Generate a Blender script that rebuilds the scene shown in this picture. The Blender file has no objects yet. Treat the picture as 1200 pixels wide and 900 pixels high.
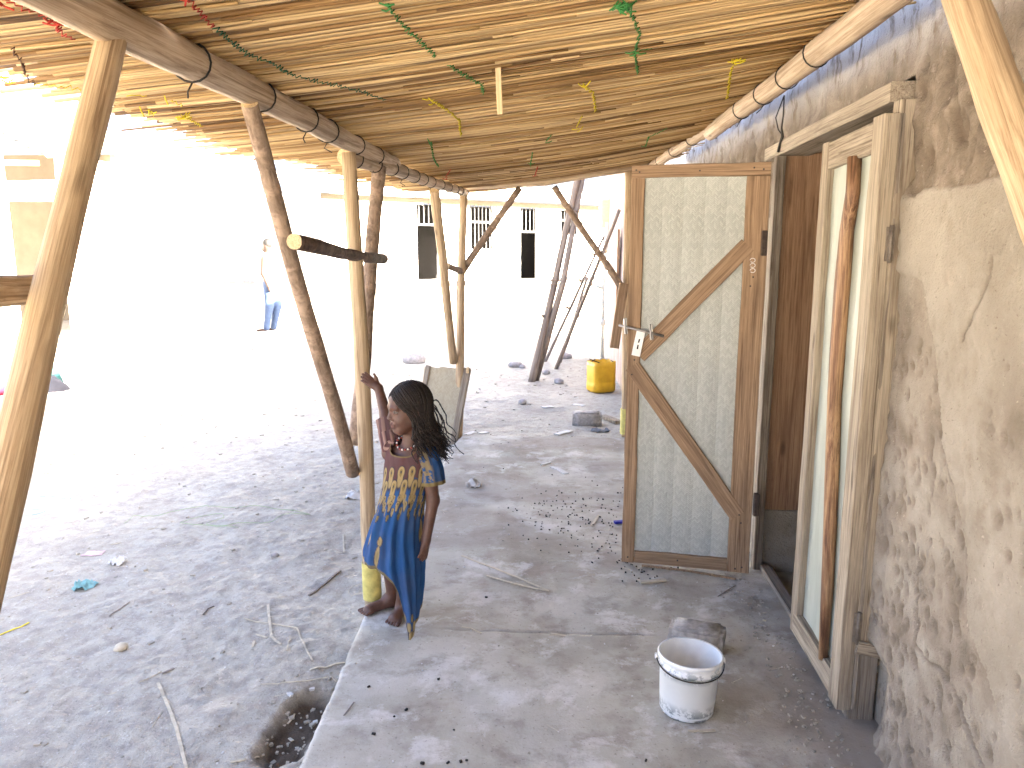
import bpy, bmesh, math, random
import numpy as np
from mathutils import Matrix, Vector

random.seed(7); np.random.seed(7)
S = bpy.context.scene
COL = S.collection
R = math.radians

# ------------------------------------------------------------------ camera
F, CAM_H = 900.0, 1.55                      # focal length in photo pixels (1200 wide), eye height
PITCH, YAW = math.atan(160 / F), math.atan(55 / F)
cam = bpy.data.cameras.new('camera'); camo = bpy.data.objects.new('camera', cam); COL.objects.link(camo)
camo.location = (0, 0, CAM_H); camo.rotation_euler = (R(90) - PITCH, 0, YAW)
cam.sensor_width = 36; cam.lens = 36 * F / 1200; cam.clip_start = 0.05; cam.clip_end = 1500
S.camera = camo

# ------------------------------------------------------------------ light
SUN_EL, SUN_DIR = R(23), Vector((0.93, -0.37, 0)).normalized()      # horizontal direction towards the sun
w = bpy.data.worlds.new('World'); S.world = w; w.use_nodes = True
nt = w.node_tree; bg = nt.nodes['Background']
sky = nt.nodes.new('ShaderNodeTexSky'); sky.sky_type = 'NISHITA'; sky.sun_disc = False
sky.sun_elevation = SUN_EL; sky.sun_rotation = math.atan2(SUN_DIR.x, SUN_DIR.y)
sky.dust_density = 8.0; sky.air_density = 0.45; sky.ozone_density = 0.5
nt.links.new(sky.outputs[0], bg.inputs[0]); bg.inputs[1].default_value = 0.055
sl = bpy.data.lights.new('sun', 'SUN'); sl.energy = 5.0; sl.angle = R(0.5); sl.color = (1, 0.91, 0.77)
so = bpy.data.objects.new('sun', sl); COL.objects.link(so)
tosun = Vector((SUN_DIR.x * math.cos(SUN_EL), SUN_DIR.y * math.cos(SUN_EL), math.sin(SUN_EL)))
so.rotation_euler = tosun.to_track_quat('Z', 'Y').to_euler(); so.location = (8, -4, 9)
S.view_settings.view_transform = 'Standard'; S.view_settings.look = 'None'
S.view_settings.exposure = 5.55; S.view_settings.gamma = 1.0
S.cycles.use_denoising = True
S.cycles.max_bounces = 10; S.cycles.diffuse_bounces = 6
S.cycles.sample_clamp_indirect = 10

# ------------------------------------------------------------------ pixel rays of the photo -> points on real planes
_cp, _sp, _cy, _sy = math.cos(PITCH), math.sin(PITCH), math.cos(YAW), math.sin(YAW)
_fw = Vector((-_sy * _cp, _cy * _cp, -_sp)); _rt = Vector((_cy, _sy, 0)); _up = Vector((-_sy * _sp, _cy * _sp, _cp))
EYE = Vector((0, 0, CAM_H))
def ray(x, y): return _fw + _rt * ((x - 600) / F) + _up * ((450 - y) / F)
def on_z(x, y, z=0.0):
    d = ray(x, y); return EYE + d * ((z - CAM_H) / d.z)
def on_x(x, y, c):
    d = ray(x, y); return EYE + d * (c / d.x)
def on_y(x, y, c):
    d = ray(x, y); return EYE + d * (c / d.y)

# ------------------------------------------------------------------ numpy noise
def _h(ix, iy, s):
    n = (ix.astype(np.int64) * 374761393 + iy.astype(np.int64) * 668265263 + s * 1442695041) & 0xffffffff
    n = ((n ^ (n >> 13)) * 1274126177) & 0xffffffff
    n = n ^ (n >> 16)
    return (n & 0xffff) / 65535.0
def vn(x, y, s=0):
    x = np.asarray(x, float); y = np.asarray(y, float)
    ix = np.floor(x); iy = np.floor(y); fx = x - ix; fy = y - iy
    fx = fx * fx * (3 - 2 * fx); fy = fy * fy * (3 - 2 * fy)
    a = _h(ix, iy, s); b = _h(ix + 1, iy, s); c = _h(ix, iy + 1, s); d = _h(ix + 1, iy + 1, s)
    return (a + (b - a) * fx) * (1 - fy) + (c + (d - c) * fx) * fy
def fbm(x, y, o=4, s=0, g=0.5):
    t = 0; a = 1; n = 0
    x = np.asarray(x, float); y = np.asarray(y, float)
    for i in range(o):
        t = t + a * vn(x * 2 ** i + 17.3 * i, y * 2 ** i - 9.1 * i, s + i); n += a; a *= g
    return t / n - 0.5
def sst(a, b, x):
    t = np.clip((x - a) / (b - a), 0, 1); return t * t * (3 - 2 * t)

# ------------------------------------------------------------------ objects
WM = {}
def tag(o, label=None, cat=None, group=None, kind=None):
    if label: o['label'] = label
    if cat: o['category'] = cat
    if group: o['group'] = group
    if kind: o['kind'] = kind
    return o
def link(name, data, parent=None, M=None):
    o = bpy.data.objects.new(name, data); COL.objects.link(o)
    M = M or Matrix.Identity(4); WM[o] = M
    if parent is not None:
        o.parent = parent; o.matrix_basis = WM[parent].inverted() @ M
    else: o.matrix_basis = M
    return o
def thing(name, label, cat, loc, group=None):
    o = link(name, None, None, Matrix.Translation(loc)); o.empty_display_size = .1
    return tag(o, label, cat, group)
def mesh(name, v, f, mats, smooth=True, mi=None):
    me = bpy.data.meshes.new(name)
    me.from_pydata([tuple(p) for p in v] if not isinstance(v, list) else v, [], f if isinstance(f, list) else f.tolist()); me.update()
    for m in (mats if isinstance(mats, (list, tuple)) else [mats]): me.materials.append(m)
    if mi is not None: me.polygons.foreach_set('material_index', mi)
    if smooth: me.polygons.foreach_set('use_smooth', [True] * len(me.polygons))
    return me
def attr(me, name, vals):
    a = me.attributes.new(name, 'FLOAT', 'POINT'); a.data.foreach_set('value', np.asarray(vals, np.float32).ravel())
def cattr(me, name, cols):
    a = me.attributes.new(name, 'FLOAT_COLOR', 'POINT')
    c = np.ones((len(cols), 4), np.float32); c[:, :3] = cols; a.data.foreach_set('color', c.ravel())
def gridfaces(nu, nv, wrap=False, off=0):
    i = np.arange(nu if wrap else nu - 1); j = np.arange(nv - 1)
    I, J = np.meshgrid(i, j, indexing='ij'); I2 = (I + 1) % nu
    return np.stack([I * nv + J, I2 * nv + J, I2 * nv + J + 1, I * nv + J + 1], -1).reshape(-1, 4) + off

# ------------------------------------------------------------------ node helper
class NT:
    def __init__(s, name):
        s.m = bpy.data.materials.new(name); s.m.use_nodes = True; s.t = s.m.node_tree
        s.b = s.t.nodes['Principled BSDF']; s.o = s.t.nodes['Material Output']
        s.tc = s.t.nodes.new('ShaderNodeTexCoord')
    def n(s, kind, **kw):
        x = s.t.nodes.new('ShaderNode' + kind)
        for k, v in kw.items(): setattr(x, k, v)
        return x
    def put(s, sock, v):
        if hasattr(v, 'links') or isinstance(v, bpy.types.NodeSocket): s.t.links.new(v, sock)
        elif isinstance(v, (tuple, list)): sock.default_value = tuple(v) + ((1,) if len(v) == 3 and len(sock.default_value) == 4 else ())
        else: sock.default_value = v
    def obj(s, scale=(1, 1, 1), rnd=True):
        mp = s.n('Mapping'); s.put(mp.inputs['Scale'], scale)
        if rnd:
            oi = s.n('ObjectInfo'); ml = s.math('MULTIPLY', oi.outputs['Random'], 37.0)
            cb = s.n('CombineXYZ'); s.put(cb.inputs[0], ml); s.put(cb.inputs[1], ml); s.put(cb.inputs[2], ml)
            ad = s.n('VectorMath', operation='ADD'); s.put(ad.inputs[0], s.tc.outputs['Object']); s.put(ad.inputs[1], cb.outputs[0])
            s.put(mp.inputs[0], ad.outputs[0])
        else: s.put(mp.inputs[0], s.tc.outputs['Object'])
        return mp.outputs[0]
    def math(s, op, a, b=0.0, clamp=False):
        x = s.n('Math', operation=op, use_clamp=clamp); s.put(x.inputs[0], a); s.put(x.inputs[1], b); return x.outputs[0]
    def noise(s, vec, scale, detail=4, rough=.55, dist=0.0):
        x = s.n('TexNoise'); s.put(x.inputs['Vector'], vec); s.put(x.inputs['Scale'], scale); s.put(x.inputs['Detail'], detail)
        s.put(x.inputs['Roughness'], rough); s.put(x.inputs['Distortion'], dist); return x.outputs['Fac']
    def ramp(s, fac, stops):
        x = s.n('ValToRGB'); s.put(x.inputs[0], fac); e = x.color_ramp.elements
        while len(e) < len(stops): e.new(0.5)
        for i, (p, c) in enumerate(stops):
            e[i].position = p; e[i].color = (c, c, c, 1) if isinstance(c, (int, float)) else tuple(c) + (1,)
        return x.outputs[0]
    def mix(s, fac, a, b, mode='MIX'):
        x = s.n('Mix', data_type='RGBA', blend_type=mode); s.put(x.inputs[0], fac); s.put(x.inputs[6], a); s.put(x.inputs[7], b); return x.outputs[2]
    def attr(s, name, col=False):
        x = s.n('Attribute', attribute_name=name); return x.outputs['Color' if col else 'Fac']
    def done(s, col, rough=.85, bump=None, strength=.5, dist=.01, spec=.25):
        s.put(s.b.inputs['Base Color'], col); s.put(s.b.inputs['Roughness'], rough); s.b.inputs['Specular IOR Level'].default_value = spec
        if bump is not None:
            b = s.n('Bump'); s.put(b.inputs['Strength'], strength); s.put(b.inputs['Distance'], dist); s.put(b.inputs['Height'], bump)
            s.t.links.new(b.outputs[0], s.b.inputs['Normal'])
        return s.m

def wood(name, pale, mid, dark, grain=14, stain=.55, rough=.75, bs=.5):
    k = NT(name); g_ = grain * 4.2; c = k.obj((g_, g_, 1.6)); c2 = k.obj((9, 9, 1.6)); c3 = k.obj((260, 260, 4.5))
    a = k.noise(c, 1.0, 6, .66, 1.2); b = k.noise(c2, 1.6, 5, .65, .4); f = k.noise(c3, 1.0, 4, .65)
    base = k.ramp(a, [(.36, dark), (.46, mid), (.60, pale)])
    base = k.mix(k.ramp(b, [(.48, 0.0), (.68, stain)]), base, dark)
    base = k.mix(k.ramp(f, [(.36, .55), (.5, 0.0)]), base, dark)
    vo = k.n('TexVoronoi'); k.put(vo.inputs['Vector'], k.obj((11, 11, 3.2))); k.put(vo.inputs['Scale'], 1.0)
    wob = k.math('ADD', vo.outputs['Distance'], k.math('MULTIPLY', f, .08))
    kn = k.ramp(wob, [(.10, 1.0), (.19, 0.0)])
    base = k.mix(k.math('MULTIPLY', kn, .75), base, tuple(x * .45 for x in dark))
    oi = k.n('ObjectInfo'); base = k.mix(k.math('MULTIPLY', oi.outputs['Random'], .22), base, mid)
    h = k.math('SUBTRACT', k.math('ADD', k.math('MULTIPLY', f, .6), a), k.math('MULTIPLY', kn, .35))
    return k.done(base, rough, h, bs, .005)
def plain(name, col, rough=.6, var=.18, scale=30, spec=.3, metal=0, bump=.15):
    k = NT(name); a = k.noise(k.obj(), scale, 5, .6)
    d = tuple(x * (1 - var) for x in col); l = tuple(min(1, x * (1 + var * .6)) for x in col)
    m = k.done(k.ramp(a, [(.3, d), (.7, l)]), rough, a, bump, .003, spec); k.b.inputs['Metallic'].default_value = metal
    return m

M = {}
M['pole'] = wood('peeled_pole_wood', (.55, .43, .285), (.44, .325, .205), (.22, .145, .085), 16, .4)
M['pole_pale'] = wood('pale_pole_wood', (.54, .43, .29), (.43, .33, .21), (.22, .15, .09), 16, .4)
M['beam'] = wood('beam_wood', (.58, .46, .33), (.46, .35, .24), (.26, .18, .115), 10, .45)
M['plank'] = wood('door_plank_wood', (.36, .245, .155), (.27, .178, .108), (.13, .08, .048), 18, .5)
M['plank_old'] = wood('weathered_plank_wood', (.38, .325, .25), (.29, .24, .18), (.12, .09, .065), 18, .65)
M['plank_grey'] = wood('grey_plank_wood', (.29, .25, .205), (.21, .175, .14), (.085, .068, .054), 22, .6)
M['board_dark'] = wood('dark_board_wood', (.32, .195, .118), (.245, .142, .083), (.14, .076, .044), 12, .5, .6)
M['cut'] = wood('cut_end_wood', (.70, .56, .36), (.62, .48, .29), (.46, .31, .17), 30, .3)
M['straw'] = plain('dry_straw', (.52, .46, .35), .8, .2, 40)
M['grey_twig'] = plain('grey_twig', (.24, .20, .17), .9, .3, 60)
def bark(name, light, dark):
    k = NT(name); a = k.noise(k.obj((18, 18, 7)), 2.5, 6, .65, .6); b = k.noise(k.obj((6, 6, 9)), 2.0, 4, .6)
    base = k.ramp(a, [(.32, dark), (.62, light)]); base = k.mix(k.ramp(b, [(.52, 0.0), (.62, .6)]), base, tuple(x * 1.45 for x in light))
    return k.done(base, .9, a, .8, .01)
M['bark'] = bark('brown_bark', (.29, .215, .16), (.13, .09, .065))
M['bark_dark'] = bark('dark_bark', (.11, .068, .05), (.04, .025, .02))
M['wire'] = plain('black_wire', (.02, .018, .016), .6)
M['metal'] = plain('dull_metal', (.42, .41, .40), .4, .15, 60, .5, .85)
M['rust'] = plain('rusty_metal', (.07, .05, .04), .7, .4, 60, .4, .4)
M['white_metal'] = plain('white_hasp', (.78, .78, .76), .4, .08)
M['black'] = plain('dark_slot', (.015, .014, .013), .9)
M['stone'] = plain('grey_stone', (.34, .32, .31), .95, .35, 22, .2, 0, .9)
M['concrete_block'] = plain('concrete_block', (.36, .335, .31), .95, .35, 40, .2, 0, 1.0)
M['paper'] = plain('scrap_paper', (.56, .55, .53), .8, .1)
M['dropping'] = plain('dropping', (.03, .024, .02), .8, .4)

def reed_mat():
    k = NT('reeds'); g = k.n('NewGeometry'); oi = k.n('ObjectInfo')
    r = k.math('FRACT', k.math('ADD', k.math('MULTIPLY', g.outputs['Random Per Island'], 1.0), k.math('MULTIPLY', oi.outputs['Random'], 7.31)))
    mp = k.n('Mapping'); k.put(mp.inputs['Scale'], (.55, 75, 60)); k.put(mp.inputs[0], g.outputs['Position'])
    st = k.noise(mp.outputs[0], 1.0, 4, .6)
    mp2 = k.n('Mapping'); k.put(mp2.inputs['Scale'], (.35, 5.5, 1)); k.put(mp2.inputs[0], g.outputs['Position'])
    bd = k.noise(mp2.outputs[0], 1.0, 4, .65)
    v = k.math('ADD', k.math('MULTIPLY', r, .58), k.math('ADD', k.math('MULTIPLY', st, .28), k.math('MULTIPLY', bd, .45)))
    c = k.ramp(v, [(.30, (.055, .027, .010)), (.43, (.20, .108, .037)), (.60, (.36, .232, .098)), (.85, (.53, .38, .195))])
    m = k.done(c, .65, st, .25, .003, .3)
    return m
M['reed'] = reed_mat()
for n_, c_ in (('red', (.42, .05, .035)), ('green', (.04, .20, .05)), ('dark_green', (.03, .13, .07)), ('yellow', (.62, .50, .03)), ('brown', (.12, .06, .03))):
    M['thread_' + n_] = plain(n_ + '_thread', c_, .8, .2, 80)

# ------------------------------------------------------------------ shape builders
def frame_to(a, b, ref=None):
    z = (Vector(b) - Vector(a)).normalized(); ref = Vector(ref) if ref else (Vector((0, 0, 1)) if abs(z.z) < .9 else Vector((0, 1, 0)))
    x = ref.cross(z).normalized(); y = z.cross(x)
    m = Matrix((x, y, z)).transposed().to_4x4(); m.translation = Vector(a); return m
def tube_data(pts, rad, n=10, cap=True, lump=0.0, seed=0, ell=1.0):
    """tube along a polyline; returns verts, faces, n_cap_faces (caps last)"""
    pts = np.array([tuple(p) for p in pts], float); rad = np.broadcast_to(np.asarray(rad, float), (len(pts),))
    T = np.gradient(pts, axis=0); T /= np.linalg.norm(T, axis=1)[:, None] + 1e-12
    ref = np.array([0, 0, 1.]) if abs(T[0][2]) < .9 else np.array([0, 1., 0])
    V = []
    x = np.cross(ref, T[0]); x /= np.linalg.norm(x)
    for i in range(len(pts)):
        x = x - T[i] * np.dot(x, T[i]); x /= np.linalg.norm(x) + 1e-12; y = np.cross(T[i], x)
        a = np.arange(n) / n * 2 * math.pi
        r = rad[i] * (1 + (lump * (vn(np.cos(a) * 1.3 + 5 + seed, i * .55 + np.sin(a) * 1.3, seed) - .5) * 2 if lump else 0))
        V.append(pts[i] + np.outer(np.cos(a) * r, x) + np.outer(np.sin(a) * r * ell, y))
    V = np.array(V)                                   # (len, n, 3)
    Fc = []
    L = len(pts)
    for i in range(L - 1):
        for j in range(n):
            Fc.append((i * n + j, i * n + (j + 1) % n, (i + 1) * n + (j + 1) % n, (i + 1) * n + j))
    if cap: Fc += [tuple(range(n))[::-1], tuple(range((L - 1) * n, L * n))]
    return V.reshape(-1, 3), Fc
def tube(name, pts, rad, mat, parent=None, n=10, lump=0.0, seed=0, ell=1.0, cap=True, label=None, endmat=None, segs=None):
    """a round pole with its own local frame, local Z along it"""
    pts = [Vector(p) for p in pts]
    if segs:
        a, b = pts[0], pts[-1]; rng = random.Random(seed); L = (b - a).length
        r0, r1 = (rad if isinstance(rad, (tuple, list)) else (rad, rad))
        m = frame_to(a, b); loc = []
        for i in range(segs + 1):
            t = i / segs; wob = math.sin(t * math.pi) * .006
            loc.append((wob * math.sin(t * 5 + seed) + .15 * r0 * float(fbm(t * 4, seed * 3.1, 3)) * 2, .15 * r0 * float(fbm(t * 4, seed * 5.7 + 9, 3)) * 2, t * L))
        rr = [(r0 + (r1 - r0) * i / segs) * (1 + .14 * float(fbm(i * .45, seed * 1.7, 3))) for i in range(segs + 1)]
    else:
        m = frame_to(pts[0], pts[-1] if (pts[-1] - pts[0]).length > 1e-3 else pts[len(pts) // 2]); mi = m.inverted(); loc = [mi @ p for p in pts]; rr = rad
    v, f = tube_data(loc, rr, n, cap, lump, seed, ell)
    mats = [mat] + ([endmat] if endmat else [])
    me = mesh(name, v, f, mats, True, [0] * (len(f) - 2) + [1, 1] if (endmat and cap) else None)
    if cap:
        for p in list(me.polygons)[-2:]: p.use_smooth = False
    o = link(name, me, parent, m)
    if label: o['label'] = label
    return o
def board(name, a, b, wdt, thk, mat, parent=None, ref=(0, 0, 1), jit=.0015, label=None, bev=.003, nseg=None):
    """a sawn board from a to b: width along ref x axis, thickness along the third axis, local Z along it"""
    a, b = Vector(a), Vector(b); L = (b - a).length
    m = frame_to(a, b, ref); n = nseg or max(2, int(L / .12)); rng = random.Random(hash((round(a.x, 3), round(a.y, 3), round(b.z, 3), round(wdt, 3))))
    hw, ht = wdt / 2, thk / 2; bv = min(bev, hw * .4, ht * .4)
    prof = [(-hw + bv, -ht), (hw - bv, -ht), (hw, -ht + bv), (hw, ht - bv), (hw - bv, ht), (-hw + bv, ht), (-hw, ht - bv), (-hw, -ht + bv)]
    V = []; Fc = []
    for i in range(n + 1):
        jx, jy = (rng.uniform(-jit, jit) for _ in range(2))
        for (x, y) in prof: V.append((x + jx + rng.uniform(-jit, jit) * .5, y + jy * .6 + rng.uniform(-jit, jit) * .3, L * i / n))
    for i in range(n):
        for j in range(8): Fc.append((i * 8 + j, i * 8 + (j + 1) % 8, (i + 1) * 8 + (j + 1) % 8, (i + 1) * 8 + j))
    Fc += [tuple(range(8))[::-1], tuple(range(n * 8, n * 8 + 8))]
    o = link(name, mesh(name, V, Fc, mat, False), parent, m)
    if label: o['label'] = label
    return o
def box_data(c, s):
    x, y, z = (k / 2 for k in s); cx, cy, cz = c
    v = [(cx + i * x, cy + j * y, cz + k * z) for i in (-1, 1) for j in (-1, 1) for k in (-1, 1)]
    return v, [(0, 1, 3, 2), (4, 6, 7, 5), (0, 4, 5, 1), (2, 3, 7, 6), (0, 2, 6, 4), (1, 5, 7, 3)]
def box(name, lo, hi, mat, parent=None, bev=.003, label=None):
    lo, hi = Vector(lo), Vector(hi); c = (lo + hi) / 2
    bm = bmesh.new(); v, f = box_data((0, 0, 0), hi - lo)
    bv = [bm.verts.new(p) for p in v]
    for q in f: bm.faces.new([bv[i] for i in q])
    if bev: bmesh.ops.bevel(bm, geom=bm.edges[:], offset=bev, segments=1, affect='EDGES')
    bmesh.ops.recalc_face_normals(bm, faces=bm.faces)
    me = bpy.data.meshes.new(name); bm.to_mesh(me); bm.free(); me.materials.append(mat)
    o = link(name, me, parent, Matrix.Translation(c))
    if label: o['label'] = label
    return o
class MB:
    """collects pieces that belong to one mesh"""
    def __init__(s): s.v = []; s.f = []
    def add(s, v, f):
        o = len(s.v); s.v += [tuple(p) for p in v]; s.f += [tuple(i + o for i in q) for q in f]
    def build(s, name, mat, parent=None, smooth=False, at=None):
        v = s.v; Mx = Matrix.Translation(at) if at else (Matrix.Translation(WM[parent].translation) if parent else Matrix.Identity(4))
        t = Mx.translation; v = [(p[0] - t.x, p[1] - t.y, p[2] - t.z) for p in v]
        return link(name, mesh(name, v, s.f, mat, smooth), parent, Mx)
def lathe(prof, n=40, c=(0, 0, 0)):
    V = []; L = len(prof)
    for i in range(n):
        a = 2 * math.pi * i / n
        for r, z in prof: V.append((c[0] + r * math.cos(a), c[1] + r * math.sin(a), c[2] + z))
    return V, gridfaces(n, L, True).tolist()

# SDF bodies -------------------------------------------------------
class SDF:
    def __init__(s, lo, hi, h):
        s.lo = np.array(lo, float); s.h = h; s.n = np.ceil((np.array(hi) - s.lo) / h).astype(int) + 1
        s.f = np.full(s.n, 1.0, np.float32); s.rs = 1.0
    def _reg(s, lo, hi, k):
        a = np.clip(np.floor((lo - k - 5 * s.h - s.lo) / s.h).astype(int), 0, s.n); b = np.clip(np.ceil((hi + k + 5 * s.h - s.lo) / s.h).astype(int) + 1, 0, s.n)
        sl_ = tuple(slice(x, y) for x, y in zip(a, b))
        ax = [(s.lo[i] + s.h * np.arange(a[i], b[i])).astype(np.float32) for i in range(3)]
        return sl_, np.meshgrid(*ax, indexing='ij', sparse=True)
    def _comb(s, sl_, d, k, sub):
        g = s.f[sl_]
        if sub:
            d = -d; h = np.clip(.5 - .5 * (d - g) / k, 0, 1) if k else 0
            s.f[sl_] = d + (g - d) * h + k * h * (1 - h)
        else:
            h = np.clip(.5 + .5 * (d - g) / k, 0, 1)
            s.f[sl_] = d + (g - d) * h - k * h * (1 - h)
    def cap(s, a, b, ra, rb=None, k=.012, sub=False):
        rb = ra if rb is None else rb; ra *= s.rs; rb *= s.rs; a = np.array(a, float); b = np.array(b, float); m = max(ra, rb)
        sl_, (x, y, z) = s._reg(np.minimum(a, b) - m, np.maximum(a, b) + m, k)
        ab = b - a; L2 = float(ab @ ab) + 1e-9
        t = np.clip(((x - a[0]) * ab[0] + (y - a[1]) * ab[1] + (z - a[2]) * ab[2]) / L2, 0, 1)
        d = np.sqrt((x - a[0] - t * ab[0]) ** 2 + (y - a[1] - t * ab[1]) ** 2 + (z - a[2] - t * ab[2]) ** 2) - (ra + (rb - ra) * t)
        s._comb(sl_, d.astype(np.float32), k, sub)
    def chain(s, pts, rs, k=.012):
        for i in range(len(pts) - 1): s.cap(pts[i], pts[i + 1], rs[i], rs[i + 1], k)
    def ell(s, c, r, B=None, k=.012, sub=False):
        """ellipsoid, B = 3 row axes"""
        c = np.array(c, float); r = np.array(r, float) * s.rs; B = np.eye(3) if B is None else np.array(B, float); m = r.max()
        sl_, (x, y, z) = s._reg(c - m, c + m, k)
        q = [((x - c[0]) * B[i][0] + (y - c[1]) * B[i][1] + (z - c[2]) * B[i][2]) / r[i] for i in range(3)]
        k0 = np.sqrt(q[0] ** 2 + q[1] ** 2 + q[2] ** 2); k1 = np.sqrt((q[0] / r[0]) ** 2 + (q[1] / r[1]) ** 2 + (q[2] / r[2]) ** 2) + 1e-6
        s._comb(sl_, (k0 * (k0 - 1) / k1).astype(np.float32), k, sub)
    def clip(s, p, nrm):
        """keep the side where (x-p).n < 0"""
        ax = [(s.lo[i] + s.h * np.arange(s.n[i])).astype(np.float32) for i in range(3)]
        x, y, z = np.meshgrid(*ax, indexing='ij', sparse=True)
        s.f = np.maximum(s.f, (x - p[0]) * nrm[0] + (y - p[1]) * nrm[1] + (z - p[2]) * nrm[2])
    def polys(s):
        f = s.f; neg = f < 0; n = s.n
        cn = n - 1; acc = np.zeros(tuple(cn) + (3,), np.float32); cnt = np.zeros(tuple(cn), np.float32)
        def edge(ax):
            lo = [slice(None)] * 3; hi = [slice(None)] * 3; lo[ax] = slice(0, -1); hi[ax] = slice(1, None)
            a, b = f[tuple(lo)], f[tuple(hi)]; x = neg[tuple(lo)] != neg[tuple(hi)]
            I = np.argwhere(x); t = a[x] / (a[x] - b[x]); return I, t, neg[tuple(lo)][x]
        faces = []
        E = [edge(a) for a in range(3)]
        for ax in range(3):
            I, t, sg = E[ax]; o1, o2 = [(1, 2), (2, 0), (0, 1)][ax]
            p = I.astype(np.float32); p[:, ax] += t
            for d1 in (0, -1):
                for d2 in (0, -1):
                    J = I.copy(); J[:, o1] += d1; J[:, o2] += d2
                    ok = np.all((J >= 0) & (J < cn), axis=1); J = J[ok]
                    np.add.at(acc, tuple(J.T), p[ok]); np.add.at(cnt, tuple(J.T), 1)
        idx = -np.ones(tuple(cn), np.int64); act = cnt > 0; idx[act] = np.arange(act.sum())
        V = acc[act] / cnt[act][:, None] * s.h + s.lo
        for ax in range(3):
            I, t, sg = E[ax]; o1, o2 = [(1, 2), (2, 0), (0, 1)][ax]
            Q = []; ok = np.ones(len(I), bool)
            for d1, d2 in ((-1, -1), (0, -1), (0, 0), (-1, 0)):
                J = I.copy(); J[:, o1] += d1; J[:, o2] += d2
                g = np.all((J >= 0) & (J < cn), axis=1); ok &= g; J = np.clip(J, 0, cn - 1); Q.append(idx[tuple(J.T)])
            Q = np.stack(Q, 1); Q[~sg] = Q[~sg][:, ::-1]; faces.append(Q[ok])
        return V, np.concatenate(faces)

# ------------------------------------------------------------------ ground
HOLE_C = on_z(352, 845, -.08); HOLE_D = (on_z(398, 782, -.08) - on_z(310, 905, -.08)).normalized()
def hole(x, y):
    dx = x - HOLE_C.x; dy = y - HOLE_C.y
    a = dx * HOLE_D.x + dy * HOLE_D.y; b = dx * HOLE_D.y - dy * HOLE_D.x
    return 1 - sst(.55, 1.05, np.sqrt((a / .27) ** 2 + (b / .105) ** 2) + .45 * fbm(x * 14, y * 14, 3, 5))
def gz(x, y):
    x = np.asarray(x, float); y = np.asarray(y, float)
    far = sst(6, 16, np.hypot(x, y)); near = 1 - far
    z = -.085 + .66 * sst(13.5, 21, y) + far * .10 * fbm(x * .35, y * .35, 3, 3)
    z = z + near * (.045 * fbm(x * 1.1, y * 1.1, 3, 11) + .032 * fbm(x * 5, y * 5, 4, 21) + .018 * np.abs(fbm(x * 16, y * 16, 3, 31)))
    z = z + near * .014 * np.clip(fbm(x * 26, y * 26, 3, 41) - .12, 0, 1) * 2
    z = z - .05 * hole(x, y) * (1 + .8 * fbm(x * 30, y * 30, 3, 51))
    edge = 1 - sst(.0, .16, np.abs(x + .84)) * 1.0
    z = z + .03 * edge * sst(3.3, 4.2, y) * (1 - sst(6.2, 6.6, y))      # earth heaped against the far end of the slab
    under = sst(-.78, -.70, x) * (1 - sst(6.25, 6.34, y)) * (1 - sst(1.1, 1.3, x))
    return z - .18 * under
def gpt(px, py, dz=0.0):
    p = on_z(px, py, -.08)
    for _ in range(4): p = on_z(px, py, float(gz(p.x, p.y)) + dz)
    return p
def axis_pts(stops):
    out = []
    for a, b, st in stops:
        n = max(1, int(round((b - a) / st))); out += [a + (b - a) * i / n for i in range(n)]
    return np.array(out + [stops[-1][1]])
gx = axis_pts([(-900, -100, 100), (-100, -20, 8), (-20, -7, .8), (-7, -3.2, .045), (-3.2, -.70, .0125), (-.70, 2, .05), (2, 20, 3), (20, 100, 16), (100, 900, 100)])
gy = axis_pts([(-300, -20, 60), (-20, 1.2, 2), (1.2, 5.2, .0125), (5.2, 9, .025), (9, 15, .08), (15, 26, .5), (26, 100, 8), (100, 1100, 100)])
GX, GY = np.meshgrid(gx, gy, indexing='ij')
def ground_material():
    k = NT('dusty_earth'); g = k.n('NewGeometry')
    def pn(sc, d=5, r=.6): return k.noise(g.outputs['Position'], sc, d, r)
    c = k.ramp(pn(1.1, 6, .62), [(.3, (.35, .322, .268)), (.5, (.43, .40, .338)), (.7, (.50, .468, .40))])
    c = k.mix(k.ramp(pn(14, 5, .7), [(.35, .7), (.55, 0.0)]), c, (.27, .24, .21))
    c = k.mix(k.ramp(pn(4.2, 6, .68), [(.32, .55), (.48, 0.0)]), c, (.30, .265, .23))
    c = k.mix(k.ramp(pn(85, 3, .6), [(.60, 0.0), (.68, .55)]), c, (.56, .53, .49))
    c = k.mix(k.ramp(pn(60, 3, .6), [(.30, .6), (.38, 0.0)]), c, (.20, .175, .15))
    c = k.mix(k.attr('soil'), c, (.085, .066, .05))
    h = k.math('ADD', pn(38, 6, .7), k.math('MULTIPLY', pn(150, 3, .6), .5))
    return k.done(c, .95, h, .75, .012, .1)
M['earth'] = ground_material()
gme = mesh('ground', np.stack([GX, GY, gz(GX, GY)], -1).reshape(-1, 3), gridfaces(len(gx), len(gy)), M['earth'])
attr(gme, 'soil', np.clip(hole(GX, GY) * 1.1, 0, 1) * (GX < -.7))
tag(link('ground', gme), 'grey dusty trodden earth of the yard', None, None, 'structure')

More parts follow.
